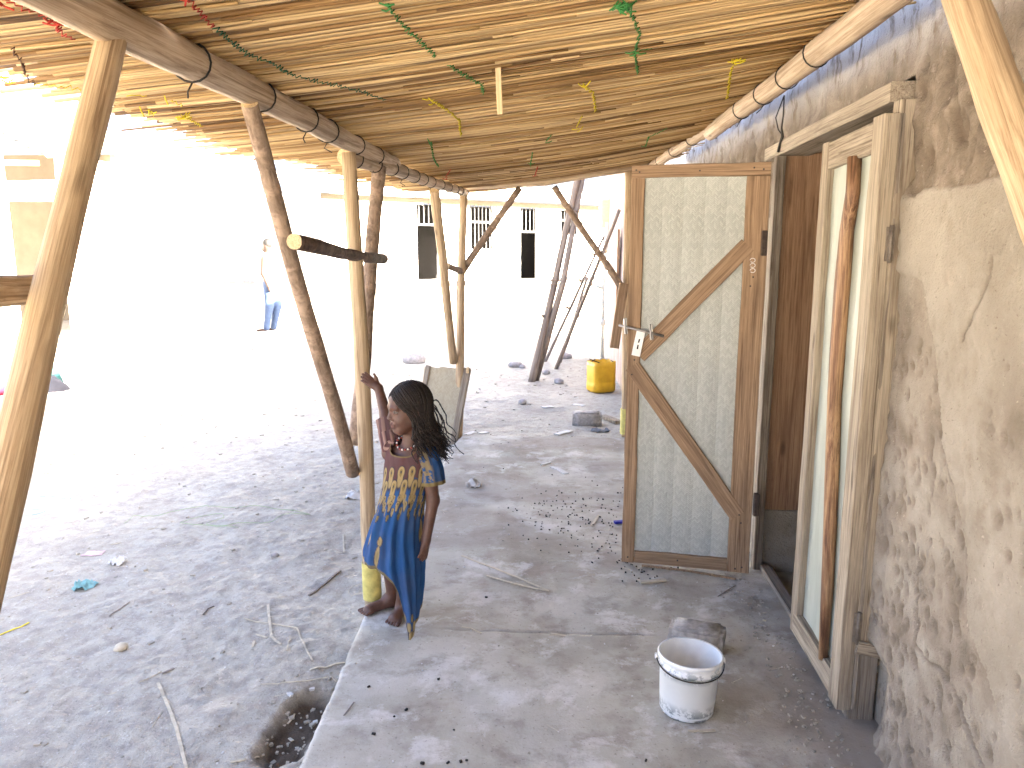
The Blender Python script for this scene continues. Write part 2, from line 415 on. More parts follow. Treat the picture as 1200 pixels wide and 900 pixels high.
# concrete slab under the canopy
EDGE = [(on_z(330, 940).y, on_z(330, 940).x), (on_z(350, 900).y, on_z(350, 900).x), (on_z(392, 805).y, on_z(392, 805).x), (on_z(420, 733).y, on_z(420, 733).x), (on_z(445, 683).y, on_z(445, 683).x), (on_z(530, 522).y, on_z(530, 522).x), (on_z(545, 507).y, on_z(545, 507).x)]
EDGE = [(-2.5, EDGE[0][1])] + EDGE
def slab_edge(y): return np.interp(y, [e[0] for e in EDGE], [e[1] for e in EDGE]) + .018 * fbm(np.asarray(y) * 3.1, 0, 4, 71) + .006 * fbm(np.asarray(y) * 25, 0, 2, 72)
sy = axis_pts([(-2.5, 1.2, .15), (1.2, 3.2, .009), (3.2, 6.33, .014)])
su = np.concatenate([[-.012, -.007, -.002], np.linspace(0, 1, 190)])
SY, SU = np.meshgrid(sy, su, indexing='ij'); e = slab_edge(SY)
endr = sst(6.20, 6.33, SY)
XX = e + np.clip(SU, 0, 1) * (1.06 - e)
def sz(x, y):
    d = x - slab_edge(y)
    z = .010 * fbm(x * 2.2, y * 2.2, 4, 81) + .006 * fbm(x * 9, y * 9, 4, 82) - .006 * np.clip(fbm(x * 5 + 3, y * 5, 4, 83) - .05, 0, 1)
    z = z - .010 * np.exp(-np.clip(d, 0, 9) / .006) - .012 * sst(.05, .2, fbm(y * 9, x * 4, 3, 88)) * np.exp(-np.clip(d, 0, 9) / .03)
    cr = np.abs(y - (2.93 + .05 * fbm(x * 2.0, 3, 3, 84) + .012 * fbm(x * 22, 1, 2, 85))); z = z - .008 * np.exp(-(cr / .006) ** 2) * sst(-.55, -.35, x) * (1 - sst(.35, .5, x))
    z = z + .016 * sst(.55, .95, x) * (1 - sst(2.7, 3.4, np.abs(y - 2.2) * 2)) * (.6 + fbm(x * 6, y * 6, 3, 86))     # swept dirt along the wall
    return z - .05 * sst(6.22, 6.34, y)
ZZ = sz(XX, SY)
for i_, dz in ((0, .16), (1, .06), (2, .012)): ZZ[:, i_] -= dz
XX[:, 0] += .004; XX[:, 1] -= .002
ZZ[0] -= .2; ZZ[-1] -= .16
k = NT('worn_concrete'); g = k.n('NewGeometry')
pn = lambda sc, d=5, r=.6, di=0.0: k.noise(g.outputs['Position'], sc, d, r, di)
c = k.ramp(pn(1.5, 7, .62, .2), [(.32, (.28, .252, .20)), (.46, (.40, .373, .315)), (.57, (.48, .457, .40)), (.70, (.58, .565, .515))])
c = k.mix(k.ramp(pn(5.5, 6, .68, .15), [(.33, .75), (.5, 0.0)]), c, (.25, .213, .175))
c = k.mix(k.ramp(pn(3.8, 7, .72, .15), [(.53, 0.0), (.62, .65)]), c, (.64, .62, .59))
c = k.mix(k.ramp(pn(70, 3, .6), [(.62, 0.0), (.7, .5)]), c, (.13, .11, .10))
c = k.mix(k.attr('dirt'), c, (.225, .19, .16))
h = k.math('ADD', pn(22, 6, .7), k.math('MULTIPLY', pn(120, 3, .6), .35))
M['concrete'] = k.done(c, .88, h, .45, .008, .2)
sme = mesh('concrete_slab', np.stack([XX, SY, ZZ], -1).reshape(-1, 3), gridfaces(len(sy), len(su))[:, ::-1], M['concrete'])
ns = fbm(XX * 3, SY * 3, 4, 87)
dirt = np.clip(sst(.45, 1.0, XX + .8 * ns) * (1 - sst(2.2, 4.0, SY)) * .85 + .55 * sst(3.2, 4.6, SY + ns * 2) * sst(-.1, .25, ns + .12), 0, .8)
attr(sme, 'dirt', dirt)
tag(link('concrete_slab', sme), 'worn grey concrete floor slab under the canopy', None, None, 'structure')

# ------------------------------------------------------------------ mud house
house = thing('mud_house', 'mud walled house with an open double door under the canopy', 'house', (1.2, 3.0, 0))
DY0, DY1, DZ = 2.40, 3.66, 2.00
wy = axis_pts([(-3, 1.25, .12), (1.25, DY0, .0065), (DY0, DY1, .09), (DY1, 8.2, .016)])
wz = axis_pts([(-.2, 0, .02), (0, 2.0, .008), (2.0, 2.6, .010), (2.6, 3.25, .08)])
WY, WZ = np.meshgrid(wy, wz, indexing='ij')
def wpts(l): return np.array([(on_x(a, b, 1.0).y, on_x(a, b, 1.0).z) for a, b in l])
ub = wpts([(1050, 230), (1100, 223), (1133, 218), (1165, 211), (1200, 196)])[::-1]        # lower limit of the rough upper coat
zb = np.interp(WY, ub[:, 0], ub[:, 1]) + .03 * fbm(WY * 6, 0, 3, 91) + .012 * fbm(WY * 30, 0, 3, 95)
upper = sst(-.006, .006, WZ - zb)
cb = wpts([(1062, 318), (1082, 330), (1095, 430), (1107, 520), (1131, 650), (1136, 735), (1180, 870), (1215, 980)])
cy_ = np.interp(WZ, cb[::-1, 1], cb[::-1, 0]) + .035 * fbm(WZ * 7, 1, 4, 92) + .01 * fbm(WZ * 35, 1, 3, 93)
topcut = on_x(1062, 318, 1.0).z + .03 * fbm(WY * 8, 2, 3, 94)
left = sst(-.004, .004, WY - cy_) * (1 - sst(-.006, .006, WZ - topcut)) * (WY < DY0 + .01)
c2 = wpts([(1168, 380), (1160, 560), (1172, 700), (1190, 830)])
right = sst(-.01, .01, np.interp(WZ, c2[::-1, 1], c2[::-1, 0]) + .05 * fbm(WZ * 6, 4, 4, 96) - WY) * (1 - sst(.0, .1, WZ - on_x(1168, 400, 1).z))
D = .030 * fbm(WY * 1.6, WZ * 1.6, 4, 101) + .010 * fbm(WY * 9, WZ * 9, 4, 102)
rough = upper * .055 * fbm(WY * 16, WZ * 10, 4, 103) + (1 - upper) * (.006 * fbm(WY * 34, WZ * 34, 4, 104) - .006 * np.clip(fbm(WY * 24, WZ * 30, 2, 114) - .2, 0, 1) * -4)
D = D + rough + upper * .020 + left * .014 + right * .007
rng = np.random.RandomState(3); dent = np.zeros_like(D)
def dents(n, y0, y1, z0, z1, mask=None, dep=(.007, .014), sr=(.012, .02)):
    for _ in range(n):
        cy0, cz0 = rng.uniform(y0, y1), rng.uniform(z0, z1); ry = rng.uniform(*sr); rz = ry * rng.uniform(1.1, 1.9); dp = rng.uniform(*dep)
        a = np.searchsorted(wy, [cy0 - 3 * ry, cy0 + 3 * ry]); b = np.searchsorted(wz, [cz0 - 3 * rz, cz0 + 3 * rz])
        s_ = (slice(a[0], a[1]), slice(b[0], b[1])); q = ((WY[s_] - cy0) / ry) ** 2 + ((WZ[s_] - cz0 - .4 * (WY[s_] - cy0)) / rz) ** 2
        q = q + 1.2 * fbm(WY[s_] * 60, WZ[s_] * 60, 2, 105)
        dent[s_] = np.maximum(dent[s_], dp * np.exp(-np.clip(q, 0, 9) ** 1.5))
dents(300, 1.85, 2.40, .0, 1.35, None, (.006, .013), (.007, .014)); dents(170, 1.3, 1.9, .0, 1.3, None, (.006, .012), (.007, .015)); dents(14, 1.4, 2.2, 1.3, 1.9, None, (.004, .009))
dents(230, 1.3, 2.45, 1.75, 2.6, None, (.008, .018), (.008, .022)); dents(260, 3.6, 7.5, 1.9, 2.55, None, (.008, .018), (.012, .03)); dents(40, 3.6, 6, .1, 1.9)
dm = np.clip(np.maximum(np.maximum(left, right), upper) + .25, 0, 1)
D = D + dent * dm
crack = np.zeros_like(D)
for pl, wd in (([(1067, 757), (1078, 775), (1096, 783), (1112, 810), (1124, 845), (1140, 885), (1160, 930)], .004), ([(1103, 520), (1120, 580), (1131, 650), (1134, 735)], .006),
               ([(1125, 400), (1160, 330), (1166, 300)], .003), ([(1070, 640), (1068, 700), (1066, 757)], .003)):
    q = wpts(pl)
    for a, b in zip(q[:-1], q[1:]):
        ab = b - a; t = np.clip(((WY - a[0]) * ab[0] + (WZ - a[1]) * ab[1]) / (ab @ ab), 0, 1)
        jy = .010 * fbm(WZ * 30, WY * 9, 3, 106)
        d = np.hypot(WY - a[0] - t * ab[0] + jy, WZ - a[1] - t * ab[1]); crack = np.maximum(crack, np.exp(-(d / wd) ** 2))
D = D + .02 * crack
er = (1 - sst(.22, .30, WZ + .05 * fbm(WY * 8, 2, 3, 107))) * sst(2.18, 2.36, WY) * (WY < 2.45)      # broken away beside the foot of the door post
D = D + .055 * er - .05 * np.exp(-np.clip(WZ + .02, 0, 9) / .05) * (WY < 2.3)
WX = 1.0 + D
fc = gridfaces(len(wy), len(wz)); ii, jj = np.meshgrid(np.arange(len(wy) - 1), np.arange(len(wz) - 1), indexing='ij')
inside = ((wy[ii] >= DY0 - 1e-6) & (wy[ii + 1] <= DY1 + 1e-6) & (wz[jj] < DZ + .04)).ravel()
k = NT('mud_plaster'); g = k.n('NewGeometry')
mp = k.n('Mapping'); k.put(mp.inputs['Scale'], (1, 1, .3)); k.put(mp.inputs[0], g.outputs['Position'])
pn = lambda sc, d=5, r=.6, di=0.0: k.noise(g.outputs['Position'], sc, d, r, di)
c = k.ramp(pn(3, 6, .6, .4), [(.3, (.25, .217, .172)), (.5, (.325, .288, .238)), (.7, (.40, .36, .305))])
c = k.mix(k.attr('bare'), c, k.ramp(pn(9, 6, .65), [(.3, (.125, .098, .074)), (.5, (.20, .162, .125)), (.7, (.30, .25, .20))]))
c = k.mix(k.ramp(pn(6.5, 7, .72, .5), [(.54, 0.0), (.68, .42)]), c, (.19, .155, .115))
c = k.mix(k.ramp(pn(16, 6, .7), [(.58, 0.0), (.70, .5)]), c, (.40, .345, .285))
c = k.mix(k.attr('dent'), c, (.155, .12, .09))  # dents and cracks: brown earth inside, plus relief shade painted into the colour
st = k.noise(mp.outputs[0], 22, 5, .65, .3)
c = k.mix(k.math('MULTIPLY', k.attr('lime'), k.ramp(st, [(.34, 0.0), (.50, .9)])), c, (.56, .55, .54))  # pale lime streaks, also painting in the sky light along the wall top
c = k.mix(k.ramp(pn(80, 3, .6), [(.66, 0.0), (.72, .6)]), c, (.15, .12, .09))
c = k.mix(k.ramp(pn(55, 3, .6), [(.68, 0.0), (.75, .5)]), c, (.52, .46, .39))
h = k.math('ADD', pn(30, 7, .7), k.math('MULTIPLY', pn(160, 3, .6), .4))
M['mud'] = k.done(c, .95, h, .9, .014, .1)
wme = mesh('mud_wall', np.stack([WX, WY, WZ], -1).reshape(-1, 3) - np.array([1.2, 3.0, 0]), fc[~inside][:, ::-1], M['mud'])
attr(wme, 'bare', np.clip(upper * .95 + left * (.36 + 1.3 * fbm(WY * 9, WZ * 9, 4, 108)) + right * (.30 + 1.1 * fbm(WY * 6, WZ * 6, 4, 109)), 0, 1))
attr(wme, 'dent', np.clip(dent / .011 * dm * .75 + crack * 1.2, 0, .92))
attr(wme, 'lime', upper * sst(2.02, 2.3, WZ - .06 * fbm(WY * 5, 0, 4, 110)))
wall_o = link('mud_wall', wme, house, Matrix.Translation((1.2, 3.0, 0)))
# masonry behind the plaster skin, the rest of the house
mb = MB()
for lo, hi in (((1.06, -3, -.2), (1.34, DY0 - .01, 3.2)), ((1.06, DY1 + .01, -.2), (1.34, 8.15, 3.2)), ((1.06, DY0 - .01, DZ + .05), (1.34, DY1 + .01, 3.2)),
               ((5.0, -3, -.2), (5.3, 8.15, 3.57)), ((1.34, -3, -.2), (5.0, -2.7, 3.28)), ((1.34, 7.9, -.2), (5.0, 8.15, 3.28))):
    c_ = [(a + b) / 2 for a, b in zip(lo, hi)]; mb.add(*box_data(c_, [b - a for a, b in zip(lo, hi)]))
mb.build('wall_core', M['mud'], house)
mb = MB(); mb.add([(1.03, -3.2, 3.28), (5.5, -3.2, 3.62), (5.5, 8.3, 3.62), (1.03, 8.3, 3.28), (1.03, -3.2, 3.24), (5.5, -3.2, 3.58), (5.5, 8.3, 3.58), (1.03, 8.3, 3.24)], [(0, 1, 2, 3), (7, 6, 5, 4), (0, 4, 5, 1), (1, 5, 6, 2), (2, 6, 7, 3), (3, 7, 4, 0)])
M['tin'] = plain('corrugated_tin', (.46, .44, .41), .5, .2, 6, .4, .4)
mb.build('roof', M['tin'], house)
box('interior_floor', (1.06, -2.7, -.1), (5.0, 7.9, -.02), M['concrete'], house)

# door frame
dframe = board('door_frame', (1.035, DY0 + .02, 1.998), (1.035, 3.82, 1.978), .15, .058, M['plank_old'], house, (0, 0, 1), .001)
def child(nm, *a, **kw): return board(nm, *a, **kw)
child('jamb', (1.042, 2.40, .27), (1.042, 2.40, 1.968), .14, .055, M['plank_old'], dframe, ref=(0, 1, 0))
child('jamb', (.972, 3.60, .0), (.972, 3.60, 1.946), .042, .05, M['plank_grey'], dframe, ref=(0, 1, 0))
child('jamb_foot', (1.010, 2.402, .0), (1.010, 2.402, .262), .085, .05, M['plank_grey'], dframe, ref=(0, 1, 0), label='short grey offcut at the foot of the near jamb')
child('wedge', (.975, 2.367, .275), (1.06, 2.367, .262), .045, .022, M['plank_old'], dframe, ref=(0, 1, 0))
child('threshold', (1.01, 2.46, .012), (1.01, 3.58, .012), .05, .05, M['plank_grey'], dframe, ref=(0, 0, 1))
# reveal boards facing the yard, mud below them
child('reveal_board', (1.10, 3.640, .30), (1.10, 3.640, 1.965), .215, .03, M['board_dark'], house, ref=(0, 1, 0))
child('reveal_board', (1.30, 3.634, .30), (1.30, 3.634, 1.965), .2, .03, M['board_dark'], house, ref=(0, 1, 0))
box('reveal_base', (.99, 3.63, -.1), (1.4, 3.75, .30), M['mud'], house, .008)
box('soffit_board', (1.11, 2.44, 1.965), (1.4, 3.64, 1.99), M['plank'], house)

# woven bamboo sheet
def woven(name, lightc, midc, darkc, w1=.0135, per=.0098):
    k = NT(name); sx = k.n('SeparateXYZ'); k.t.links.new(k.tc.outputs['Object'], sx.inputs[0])
    wob = k.math('MULTIPLY', k.noise(k.obj((1, 1, 1), False), 14, 3), .006)
    x = k.math('ADD', sx.outputs[0], wob); tri = k.math('PINGPONG', x, w1)
    s = k.math('FRACT', k.math('DIVIDE', k.math('ADD', sx.outputs[2], tri), per))
    band = k.math('ABSOLUTE', k.math('SUBTRACT', s, .5)); edge = k.math('ABSOLUTE', k.math('SUBTRACT', k.math('DIVIDE', tri, w1), .5))
    ht = k.math('MULTIPLY', k.ramp(band, [(.0, 1.0), (.42, .75), (.5, 0.0)]), k.ramp(edge, [(.40, 1.0), (.5, .45)]))
    n1 = k.noise(k.obj((1, 1, .6), False), 4, 4); cell = k.n('TexWhiteNoise', noise_dimensions='2D')
    cb = k.n('CombineXYZ'); k.put(cb.inputs[0], k.math('FLOOR', k.math('DIVIDE', x, w1))); k.put(cb.inputs[1], k.math('FLOOR', k.math('DIVIDE', k.math('ADD', sx.outputs[2], tri), per))); k.t.links.new(cb.outputs[0], cell.inputs['Vector'])
    c = k.ramp(k.math('ADD', k.math('MULTIPLY', cell.outputs[0], .55), k.math('MULTIPLY', n1, .5)), [(.2, midc), (.75, lightc)])
    c = k.mix(k.ramp(ht, [(.0, .8), (.4, 0.0)]), c, darkc)
    return k.done(c, .5, ht, .5, .003, .4)
M['woven'] = woven('woven_bamboo', (.45, .47, .445), (.35, .37, .35), (.17, .185, .175))
M['woven_straw'] = woven('woven_straw', (.42, .37, .255), (.35, .30, .20), (.20, .16, .10), .018, .012)

# far leaf, standing open into the passage
HG, FR = Vector((.915, 3.525, 0)), Vector((.325, 3.628, 0)); U = (FR - HG).normalized(); LW = (FR - HG).length; NN = Vector((U.y, -U.x, 0))
if NN.y > 0: NN = -NN
def Lf(u, z, d=0.0): return HG + U * u + NN * d + Vector((0, 0, z))
def leaf_px(px, py, d=0.0):
    o = HG + NN * d; r_ = ray(px, py); t = (o - EYE).dot(NN) / r_.dot(NN); return EYE + r_ * t
ZT, ZB = 1.915, .022
door = board('open_door', Lf(.048, ZB + .0), Lf(.048, ZT - .058), .10, .042, M['plank'], house, NN, label='open door leaf with a woven panel and two diagonal braces')
door.name = 'door'
board('stile', Lf(LW - .03, ZB), Lf(LW - .03, ZT - .058), .06, .042, M['plank'], door, NN)
board('rail', Lf(0, ZT - .028), Lf(LW, ZT - .028), .056, .043, M['plank'], door, NN)
board('rail', Lf(.099, ZB + .032), Lf(LW - .061, ZB + .032), .062, .040, M['plank'], door, NN)
a, b = leaf_px(747, 418), leaf_px(876, 287); board('brace', a + NN * .004 + (a - b).normalized() * -.01, b + NN * .004, .075, .036, M['plank'], door, NN)
a, b = leaf_px(741, 428), leaf_px(864, 603); board('brace', a + NN * .004, b + NN * .004, .075, .036, M['plank'], door, NN)
pu0, pu1 = .085, LW - .045; nstrip = 5
pm = frame_to(Lf(pu0, ZB, -.004), Lf(pu0, ZT, -.004), NN)
for i in range(nstrip):
    u0 = pu0 + (pu1 - pu0) * i / nstrip; u1 = pu0 + (pu1 - pu0) * (i + 1) / nstrip + .006
    V = []; nz = 24
    Mx = Matrix((U, NN, Vector((0, 0, 1)))).transposed().to_4x4(); Mx.translation = Lf(u0, ZB + .03, .0)
    for jz in range(nz + 1):
        zz = (ZT - ZB - .07) * jz / nz
        for q in range(5):
            uu = (u1 - u0) * q / 4; bulge = .004 * math.sin(q / 4 * math.pi) + .003 * float(fbm(zz * 5 + i * 3, q * .7 + i, 2, 61))
            V.append((uu, bulge + .0015 * i, zz))
    n0 = len(V); V += [(p[0], p[1] - .004, p[2]) for p in V]
    f1 = gridfaces(nz + 1, 5).tolist(); f2 = [tuple(r[::-1]) for r in gridfaces(nz + 1, 5, off=n0).tolist()]
    o = link('woven_strip', mesh('woven_strip', V, f1 + f2, M['woven']), door, Mx)
M['nail'] = plain('nail_head', (.06, .05, .045), .5, .3, 50, .4, .5)
for u_, z_ in ((.03, 1.885), (.07, 1.892), (LW - .035, 1.884), (LW - .02, 1.893), (.03, .05), (.06, .04), (LW - .03, .05), (.05, 1.42), (.06, 1.38), (LW - .035, 1.03), (LW - .025, .96), (.055, .31), (.045, .27), (.30, 1.885), (.33, .055)):
    p = Lf(u_, z_, .0205); tube('nail', [p, p + NN * .0035], .0042, M['nail'], door, 6)
# bolt and hasp
a, b = leaf_px(725, 381, .034), leaf_px(778, 394, .034)
bolt = tube('bolt', [a, b], .0055, M['metal'], door, 10)
for px, py in ((733, 382), (763, 389)):
    p = leaf_px(px, py, .024); q = leaf_px(px - 1, py - 9, .026); r_ = leaf_px(px + 1, py + 9, .026)
    board('staple', q, r_, .016, .006, M['metal'], bolt, NN); tube('staple_loop', [q + NN * .004, p + NN * .022 + (q - p) * .3, p + NN * .022 + (r_ - p) * .3, r_ + NN * .004], .004, M['metal'], bolt, 6)
a, b = leaf_px(752, 386, .032), leaf_px(745, 417, .032)
hp = board('hasp', a, b, .040, .005, M['white_metal'], door, NN, bev=.002)
ab = b - a; board('hasp_slot', a + ab * .36 + NN * .0025, a + ab * .74 + NN * .0025, .007, .002, M['black'], hp, NN)
for px, py in ((894, 285), (885, 590)):
    p = leaf_px(px, py, .0); box('hinge', p + Vector((-.012, -.03, -.055)), p + Vector((.012, -.004, .055)), M['rust'], house)
for i in range(3):
    p = leaf_px(882, 305 + 6 * i, .024); tube('chalk_mark', [p + U * (.011 * math.cos(t)) + Vector((0, 0, .009 * math.sin(t))) for t in np.linspace(0, 5.6, 12)], .0016, M['white_metal'], door, 5)

# near leaf, closed
M['old_metal'] = plain('old_metal', (.20, .17, .14), .6, .3, 60, .4, .5)
LX = .952; LY0, LY1 = 2.372, 2.90
nd = board('door', (LX, LY0 + .042, .045), (LX, LY0 + .042, 1.93), .084, .046, M['plank_old'], house, (-1, 0, 0), .002, label='closed narrow door leaf with a raw branch down its pale panel')
board('stile', (LX - .002, LY1 - .032, .06), (LX - .002, LY1 - .032, 1.912), .064, .040, M['plank_old'], nd, (-1, 0, 0), .002)
board('rail', (LX, LY0 + .085, 1.875), (LX, LY1 - .065, 1.865), .09, .038, M['plank_old'], nd, (-1, 0, 0), .002)
board('rail', (LX, LY0 + .085, .095), (LX, LY1 - .03, .105), .085, .044, M['plank_old'], nd, (-1, 0, 0), .002)
board('edge_strip', (LX + .030, LY0 + .012, .05), (LX + .030, LY0 + .012, 1.93), .026, .014, M['plank_grey'], nd, (-1, 0, 0), .002)
k = NT('pale_sheet'); a_ = k.noise(k.obj((8, 8, 1.5)), 3, 5, .6); M['sheet'] = k.done(k.ramp(a_, [(.3, (.29, .315, .27)), (.7, (.385, .41, .36))]), .45, a_, .4, .006, .4)
V = []; nz, ny = 60, 10
for jz in range(nz + 1):
    for q in range(ny + 1):
        y = LY0 + .07 + (LY1 - LY0 - .12) * q / ny; z = .11 + 1.74 * jz / nz
        V.append((LX + .004 + .014 * float(fbm(y * 9, z * 4, 3, 62)), y, z))
n0 = len(V); V += [(p[0] + .003, p[1], p[2]) for p in V]
f1 = gridfaces(nz + 1, ny + 1).tolist(); f2 = [tuple(r[::-1]) for r in gridfaces(nz + 1, ny + 1, off=n0).tolist()]
o = link('panel_sheet', mesh('panel_sheet', [tuple(np.array(p) - np.array((LX, LY0, 0))) for p in V], f1 + f2, M['sheet']), nd, Matrix.Translation((LX, LY0, 0)))
M['branch'] = wood('polished_branch', (.40, .25, .135), (.22, .115, .062), (.075, .036, .022), 9, .6, .5)
bp = [on_x(px, py, LX - .016) for px, py in ((1002, 184), (1000, 225), (993, 270), (988, 330), (983, 400), (978, 470), (976, 540), (973, 610), (969, 690), (964, 772))]
tube('branch', bp, [.024, .026, .022, .024, .023, .022, .024, .023, .021, .017], M['branch'], nd, 12, .22, 4, label='raw reddish brown branch')
for z in (1.56, .34):
    tube('hinge', [(LX + .022, LY0 - .006, z - .055), (LX + .022, LY0 - .006, z + .055)], .006, M['old_metal'], nd, 10)
    box('hinge_plate', (LX + .010, LY0 - .004, z - .05), (LX + .034, LY0 + .004, z + .05), M['old_metal'], nd, .0)

# neighbouring plank building further along, its own wall line a little nearer the passage
NX = .74
neigh = thing('neighbour_building', 'pinkish rough plastered building beyond the far end of the canopy', 'building', (NX + .4, 10.2, 0))
ny = np.arange(8.25, 12.2, .02); nz = np.arange(-.2, 3.3, .03); A, B = np.meshgrid(ny, nz, indexing='ij')
xx = NX + .03 * fbm(A * 9, B * 1.2, 4, 111) + .03 * fbm(A * 1.5, B * 1.5, 3, 112)
k = NT('pink_plaster'); mp = k.n('Mapping'); k.put(mp.inputs['Scale'], (1, 8, .8)); k.put(mp.inputs[0], k.tc.outputs['Object']); a_ = k.noise(mp.outputs[0], 2.2, 6, .65)
M['pink'] = k.done(k.ramp(a_, [(.3, (.20, .155, .14)), (.5, (.33, .27, .25)), (.7, (.44, .375, .35))]), .95, a_, .6, .01, .1)
me = mesh('wall', np.stack([xx, A, B], -1).reshape(-1, 3) - np.array([NX + .4, 10.2, 0]), gridfaces(len(ny), len(nz))[:, ::-1], M['pink']); link('wall', me, neigh, Matrix.Translation((NX + .4, 10.2, 0)))
box('wall_core', (NX + .06, 8.25, -.2), (5, 12.2, 3.25), M['pink'], neigh)
box('roof', (NX - .05, 8.2, 3.27), (5.2, 12.3, 3.33), M['tin'], neigh)
p0, p1 = on_x(722, 270, NX - .03), on_x(714, 375, NX - .03)
for i in range(3):
    y = 9.35 + i * .13; board('shutter_plank', (NX - .045, y, p1.z), (NX - .045, y, p0.z - .1 * i), .115, .03, M['board_dark'] if i < 2 else M['pink'], neigh, (-1, 0, 0))
pipe = thing('standpipe', 'white plastic pipe standing against the far pinkish wall', 'pipe', (NX - .10, 11.3, 0))
M['pvc'] = plain('white_plastic_pipe', (.66, .66, .58), .5, .12)
tube('pipe', [(NX - .10, 11.3, float(gz(.64, 11.3)) - .02), (NX - .10, 11.3, 1.0), (NX - .06, 11.3, 1.9)], .028, M['pvc'], pipe, 12); tube('joint', [(NX - .10, 11.3, .42), (NX - .10, 11.3, .52)], .042, M['pvc'], pipe, 12)
tube('valve', [(NX - .10, 11.3, .96), (NX - .20, 11.25, 1.0)], .02, M['pvc'], pipe, 8)
p = on_x(711, 250, NX - .03)
mbx = thing('meter_box', 'pale yellow meter box on the far pinkish wall', 'meter box', p)
M['cream'] = plain('cream_paint', (.62, .58, .34), .6, .1)
box('case', p + Vector((-.09, -.22, -.22)), p + Vector((.06, .22, .20)), M['cream'], mbx, .012); box('cover', p + Vector((-.105, -.20, -.10)), p + Vector((-.091, .20, .18)), M['white_metal'], mbx, .004)
tube('conduit', [p + Vector((-.02, 0, -.2)), p + Vector((-.02, 0, -1.3))], .018, M['pvc'], mbx, 8)

# ------------------------------------------------------------------ far whitewashed building
M['lime'] = plain('whitewash', (.80, .78, .74), .9, .06, 3)
FA, FB = Vector((-3.6, 19.5, 0)), Vector((-.76, 22.2, 0)); FD = (FB - FA).normalized(); FN = Vector((FD.y, -FD.x, 0))
def on_face(px, py, d=0.0):
    r_ = ray(px, py); o = FA + FN * d; t = (o - EYE).dot(FN) / r_.dot(FN); return EYE + r_ * t
def ft(px): return (on_face(px, 290) - FA).dot(FD)
white = thing('white_building', 'long whitewashed building with barred windows across the sunny yard', 'building', (FA.x, FA.y, .5))
t0, t1 = ft(378), ft(790); ztop = on_face(600, 237).z; zbot = .3
def openz(px, a, b): return on_face(px, b).z, on_face(px, a).z
ops = []
for x0, x1, ya, yb, kind in ((489, 519, 231, 328, 'door'), (550, 583, 237, 292, 'window'), (610, 634, 243, 329, 'door'), (656, 683, 246, 275, 'window')):
    z0, z1 = openz((x0 + x1) / 2, ya, yb); ops.append((ft(x0), ft(x1), z0, z1, kind))
mb = MB(); fm = Matrix((FD, -FN, Vector((0, 0, 1)))).transposed().to_4x4(); fm.translation = FA
def fbox(mb, ta, tb, za, zb, da=0.0, db=.25):
    v, f = box_data(((ta + tb) / 2, (da + db) / 2, (za + zb) / 2), (tb - ta, db - da, zb - za)); mb.add([fm @ Vector(p) for p in v], f)
cur = t0
for a, b, z0, z1, kd in ops:
    fbox(mb, cur, a, zbot, ztop); fbox(mb, a, b, z1, ztop)
    fbox(mb, a, b, zbot, z0); cur = b
fbox(mb, cur, t1, zbot, ztop)
mb.build('wall', M['lime'], white)
mb = MB(); fbox(mb, t0, t1, zbot, ztop, 5.0, 5.2); fbox(mb, t0, t0 + .2, zbot, ztop, .25, 5.0); fbox(mb, t1 - .2, t1, zbot, ztop, .25, 5.0); mb.build('rear_wall', M['lime'], white)
mb = MB(); v = [fm @ Vector(p) for p in ((t0 - .3, -.45, ztop + .02), (t1 + .3, -.45, ztop + .02), (t1 + .3, 5.6, ztop + .9), (t0 - .3, 5.6, ztop + .9), (t0 - .3, -.45, ztop + .10), (t1 + .3, -.45, ztop + .10), (t1 + .3, 5.6, ztop + .98), (t0 - .3, 5.6, ztop + .98))]
mb.add(v, [(3, 2, 1, 0), (4, 5, 6, 7), (0, 1, 5, 4), (1, 2, 6, 5), (2, 3, 7, 6), (3, 0, 4, 7)]); M['white_tin'] = plain('white_tin', (.72, .71, .68), .5, .05, 4); mb.build('roof', M['white_tin'], white)
mb = MB(); fbox(mb, t0, t1, ztop - .13, ztop, -.05, -.003); mb.build('eave_shade_strip', plain('eave_shade_tan', (.05, .042, .03), .8, .2), white)  # added dark strip paints the shadow line under the eave
mb = MB(); fbox(mb, t0, t1, zbot, .68, -.04, -.003); mb.build('plinth', plain('dark_plinth', (.016, .015, .014), .9, .5, 4), white)
M['bar_paint'] = plain('grey_bar_paint', (.045, .045, .045), .7, .1)
M['door_grey'] = plain('grey_door_paint', (.022, .02, .02), .6, .15, 5)
M['room_shade'] = plain('room_shade', (.012, .011, .011), .9)
mb = MB(); fbox(mb, t0 + .3, t1 - .3, zbot, ztop, 2.6, 2.65); mb.build('room_shade_sheet', M['room_shade'], white)  # added dark sheet stands in for the shade of the rooms
for a, b, z0, z1, kd in ops:
    zm = z1 - (z1 - z0) * (.33 if kd == 'door' else .42)
    mb = MB(); fbox(mb, a, b, zm - .025, zm + .025, .03, .07); fbox(mb, a - .0, a + .018, z0, z1, .03, .06); fbox(mb, b - .018, b, z0, z1, .03, .06)
    wo = mb.build(kd, M['bar_paint'], white)
    if kd == 'door':
        mb = MB(); fbox(mb, a + .03, b - .03, z0, z0 + .45, 1.2, 1.24); mb.build('door_panel', M['door_grey'], wo)
    nb = 5 if kd == 'door' else 7
    for i in range(nb):
        tt = a + .03 + (b - a - .06) * (i + .5) / nb
        mb = MB(); fbox(mb, tt - .009, tt + .009, zm if kd == 'door' else z0, z1, .045, .060); mb.build('bar', M['bar_paint'], wo)

